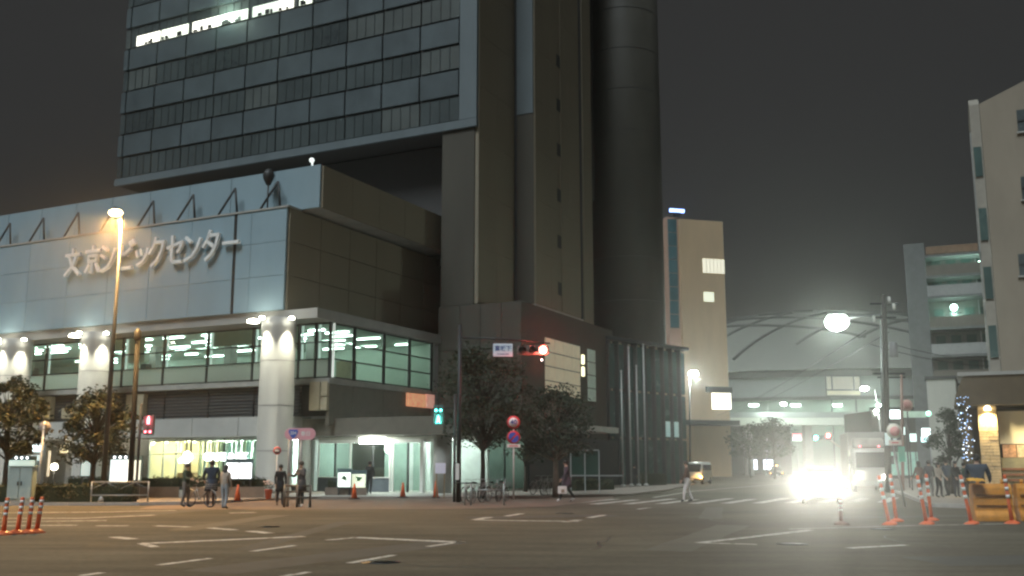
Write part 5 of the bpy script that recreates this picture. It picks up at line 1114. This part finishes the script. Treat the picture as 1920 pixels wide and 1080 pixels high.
def car(loc, rz, label, paint, hl=None, taxi=False, cat='car', amber=None):
    e = empty('car', loc, rz, label, cat)
    b = loft(MB(), [(-2.2,sec(.62,.6,.36,.62)),(-2.1,sec(.8,.76,.24,.70)),(-1.6,sec(.85,.80,.20,.82)),(-1.0,sec(.86,.82,.2,.92)),(0,sec(.87,.84,.2,.97)),(1.2,sec(.87,.84,.2,1.0)),(1.95,sec(.84,.8,.24,1.0)),(2.15,sec(.74,.7,.34,.92))]); b.build('body', paint, e)
    b = loft(MB(), [(-1.15,sec(.76,.74,.86,.93)),(-.45,sec(.78,.62,.9,1.44)),(.3,sec(.78,.64,.9,1.52)),(1.2,sec(.78,.63,.9,1.48)),(1.85,sec(.74,.66,.9,1.02))]); b.build('glasshouse', M_cglass, e)
    b = loft(MB(), [(-.5,sec(.62,.58,1.42,1.49)),(.3,sec(.65,.6,1.48,1.56)),(1.25,sec(.63,.58,1.44,1.51))]); b.build('roof', paint, e)
    wheels(e, .74, (-1.35, 1.35), .31, .2)
    piece('grille', e, -.42, .42, -2.24, -2.19, .46, .58, M_dark); piece('number_plate', e, -.17, .17, -2.26, -2.241, .34, .44, M_wsign); piece('bumper', e, -.78, .78, -2.2, -2.12, .26, .36, M_dark, .03)
    for s_ in (-1, 1):
        MB().ball((s_*.60,-2.08,.66), 1, 12, (.17,.10,.09)).build('headlight', hl or mat('unlit_headlight', (.5,.5,.5), .1), e)
        MB().ball((s_*.9,-.8,1.0), 1, 8, (.1,.08,.07)).build('mirror', paint, e)
        if amber: MB().ball((s_*.74,-2.02,.6), 1, 8, (.12,.1,.09)).build('indicator', amber, e)
        piece('tail_light', e, s_*.62-.12, s_*.62+.12, 2.13, 2.17, .72, .88, M_red)
    if taxi: MB().box(-.2,.2,-.2,.05,1.56,1.70).build('roof_lamp', amber or M_wsign, e, bevel=.03)
    return e
L_head = lamp_mat('blazing_headlight', (1.0,.96,.82), 400)
p = gnd(1541, 946, 0); ang = math.atan2(p.x, p.y)
e = car(p+Vector((p.x,p.y,0)).normalized()*2.2, -ang, 'oncoming car hidden behind its two blazing white headlights', mat('dark_car_paint', (.05,.05,.055), .3, metal=.3, var=.05), L_head)
for s_ in (-1, 1):
    light('headlight_beam', e, (s_*.60,-2.24,.68), 11500, (1,.965,.86), 'SPOT', .16, (0,-1,.042), 9, 1.0)
p = pt(1455, 140, 0); car(p, R(-14), 'far taxi with small amber lights down the street', mat('taxi_dark', (.06,.06,.06), .3, var=.05), None, True, 'taxi', lamp_mat('amber_lamp', (1,.5,.12), 7))
# white van with amber lights
def van(loc, rz, label, paint, amber):
    e = empty('van', loc, rz, label, 'van'); b = loft(MB(), [(-2.2,sec(.74,.7,.4,.9)),(-2.05,sec(.82,.78,.28,1.05)),(-1.4,sec(.84,.76,.25,1.75)),(-1.1,sec(.84,.74,.25,1.92)),(1.9,sec(.84,.75,.25,1.95)),(2.1,sec(.82,.72,.3,1.85))]); b.build('body', paint, e)
    b = MB(); b.add([(-.72,-2.09,1.07),(.72,-2.09,1.07),(.68,-1.46,1.72),(-.68,-1.46,1.72)], [(0,1,2,3)]); o = b.build('windscreen', M_cglass, e); o.location = (0,-.03,.02)
    for s_ in (-1, 1):
        for y0, y1 in ((-1.3,-.4),(-.3,.8),(.9,1.8)): piece('side_window', e, s_*.80-.02, s_*.80+.02, y0, y1, 1.18, 1.7, M_cglass)
        MB().ball((s_*.6,-2.15,.78), 1, 10, (.15,.09,.1)).build('headlight', mat('warm_headlight', (.8,.6,.4), .2, emit=(1,.75,.4), estr=1.5), e); MB().ball((s_*.76,-2.1,.62), 1, 8, (.13,.1,.1)).build('indicator', amber, e); MB().ball((s_*.95,-1.5,1.3), 1, 8, (.1,.06,.14)).build('mirror', M_dark, e)
    piece('bumper', e, -.8, .8, -2.26, -2.12, .3, .52, M_dark, .03); piece('number_plate', e, -.17, .17, -2.28, -2.262, .36, .47, M_wsign); wheels(e, .74, (-1.4,1.3), .3, .2)
    light('indicator_glow', e, (.8,-2.5,.65), 50, (1,.5,.1), rad=.1); return e
van(pt(1308, 92, 0), R(-24), 'white van with amber lights waiting beyond the crossing', mat('van_white', (.7,.7,.66), .4, var=.05), lamp_mat('amber_indicator', (1,.5,.1), 40))
car(pt(1268, 99, 0), R(-20), 'dark taxi with amber lights half hidden behind the white van', mat('dark_car_paint', (0,0,0)), None, True, 'taxi', lamp_mat('amber_indicator', (1,.5,.1), 40))
# bus-like truck behind the glare
p = pt(1632, 63, 0); e = empty('delivery_truck', p, -math.atan2(p.x, p.y)+R(6), 'grey box truck following the oncoming car, partly behind the pole', 'truck'); M_trk = mat('truck_grey', (.28,.27,.25), .5, var=.1)
piece('cargo_box', e, -1.15, 1.15, 1.4, 7.2, .9, 3.7, M_trk, .04); b = loft(MB(), [(-.7,sec(1.0,.96,.5,1.4)),(-.6,sec(1.08,1.0,.42,1.5)),(-.2,sec(1.08,.98,.4,2.5)),(.2,sec(1.08,.98,.4,2.65)),(1.3,sec(1.08,1.0,.4,2.7))]); b.build('cab', M_trk, e)
o = MB().add([(-.9,-.62,1.5),(.9,-.62,1.5),(.86,-.25,2.42),(-.86,-.25,2.42)], [(0,1,2,3)]).build('windscreen', M_cglass, e); o.location = (0,-.05,0); piece('chassis', e, -.5, .5, 1.3, 7.0, .55, .88, M_dark); wheels(e, .95, (.4, 5.6), .42, .26); piece('wind_deflector', e, -.9, .9, .3, 1.3, 2.72, 3.3, mat('pale_deflector', (.5,.5,.45), .5), .08); piece('bumper', e, -1.05, 1.05, -.82, -.66, .4, .7, M_conc, .03)
for s_ in (-1, 1):
    MB().ball((s_*.82,-.72,.95), 1, 10, (.15,.09,.12)).build('headlight', lamp_mat('truck_headlight', (1,.98,.88), 120 if s_ < 0 else 120), e); light('headlight_beam', e, (s_*.82,-.95,.95), 260, (1,.96,.85), 'SPOT', .1, (0,-1,-.04), 70, .8); piece('mirror', e, s_*1.25-.08, s_*1.25+.08, -.5, -.42, 1.7, 2.2, M_dark); piece('top_marker', e, s_*.55-.06, s_*.55+.06, -.05, 0, 2.74, 2.82, lamp_mat('red_marker', (1,.2,.25), 5))
# ---------------------------------------------------------------- road wear
M_patch = [mat('dark_asphalt_patch', (.085,.08,.068), .85, var=.3, scale=1.2, bump=.5, bscale=70), mat('worn_asphalt_patch', (.108,.098,.075), .8, var=.3, scale=1.2, bump=.4, bscale=70)]
for i, (x, y, w, l, a) in enumerate(((-3,19,1.1,7,62),(4.5,24,.9,9,70),(9,18,1.6,4,8),(-8,30,.8,8,85),(1,33,1.4,5,20),(7,36,.7,9,78),(-12,36,1.2,6,80),(13,33,1.0,6,15),(-5,25,.5,10,88))):
    b = MB(); n = 10; q = []
    for k in range(n+1): q.append((-l/2+l*k/n, w/2+random.uniform(-.03,.03)))
    for k in range(n, -1, -1): q.append((-l/2+l*k/n, -w/2+random.uniform(-.03,.03)))
    b.add([(u, v_, 0) for u, v_ in q], [(k, 2*n+1-k, 2*n-k, k+1) for k in range(n)]); o = b.build('asphalt_patch', M_patch[i % 2], road); o.location = (x, y, .002); o.rotation_euler.z = R(a)
for x, y in ((-2.2,17.5),(5.8,21.5),(-6.5,27.5),(9.5,26.5),(1.8,35.2)):
    b = MB().lathe((0,0,0), [(.33,0),(.33,.006)], 24); o = b.build('manhole_cover', M_dark, road); o.location = (x, y, .001)
    for k in range(3): o2 = MB().lathe((0,0,.006), [(.28-k*.08,0),(.28-k*.08,.003)], 20).build('cover_ring', M_steel if k % 2 else M_dark, o)
for k in range(16):                                   # sealed cracks
    x, y = random.uniform(-12,13), random.uniform(15,38); a = random.uniform(0,3.14); pts = [(x,y)]
    for j in range(9): a += random.uniform(-.45,.45); pts.append((pts[-1][0]+.4*math.cos(a), pts[-1][1]+.4*math.sin(a)))
    b = MB(); w = .018
    for (x0_, y0_), (x1_, y1_) in zip(pts, pts[1:]): d = Vector((x1_-x0_, y1_-y0_, 0)).normalized(); nn = Vector((-d.y, d.x, 0))*w; b.add([(x0_+nn.x,y0_+nn.y,.003),(x0_-nn.x,y0_-nn.y,.003),(x1_-nn.x,y1_-nn.y,.003),(x1_+nn.x,y1_+nn.y,.003)], [(0,1,2,3)])
    b.build('sealed_crack', M_dark, road, fix=False)
# overhead cables to the utility pole
for i, (x, z_, xb, yb, zb) in enumerate(((-.7,9.2,36,200,10.5),(.6,9.1,37.2,200,10.4),(-.5,8.4,30,57,8.2),(.4,8.5,31,57,8.6))):
    a = pt(1663, 57, 0)+Vector((x,0,z_)); b_ = Vector((xb if i < 2 else xb+6, yb, zb)); pts = [a.lerp(b_, t/12)-Vector((0,0,1.2*4*(t/12)*(1-t/12))) for t in range(13)]
    tag(MB().tube(pts, .022, 5).build('overhead_cable', M_dark), ['higher cable running from the utility pole toward the stadium', 'lower cable running from the utility pole toward the stadium', 'upper cable from the utility pole to the corner building', 'lower cable from the utility pole to the corner building'][i], 'cable', 'overhead cables')
# ---------------------------------------------------------------- night haze, added for lamp halos and lifted blacks
hz = MB().box(-700, 700, -300, 900, -1.0, 78.0).build('haze', [])
hm = bpy.data.materials.new('night_haze'); hm.use_nodes = True; nt = hm.node_tree
for n in list(nt.nodes): nt.nodes.remove(n)
ho = nt.nodes.new('ShaderNodeOutputMaterial'); pv = nt.nodes.new('ShaderNodeVolumePrincipled')
pv.inputs['Color'].default_value = (0.95, 0.96, 0.92, 1); pv.inputs['Density'].default_value = 0.0010; pv.inputs['Anisotropy'].default_value = 0.90
nt.links.new(pv.outputs[0], ho.inputs['Volume']); hm.cycles.homogeneous_volume = True if hasattr(hm.cycles, 'homogeneous_volume') else False
hz.data.materials.append(hm); tag(hz, kind='stuff')
hz['label'] = 'thin pale haze added for lamp halos and lifted blacks'
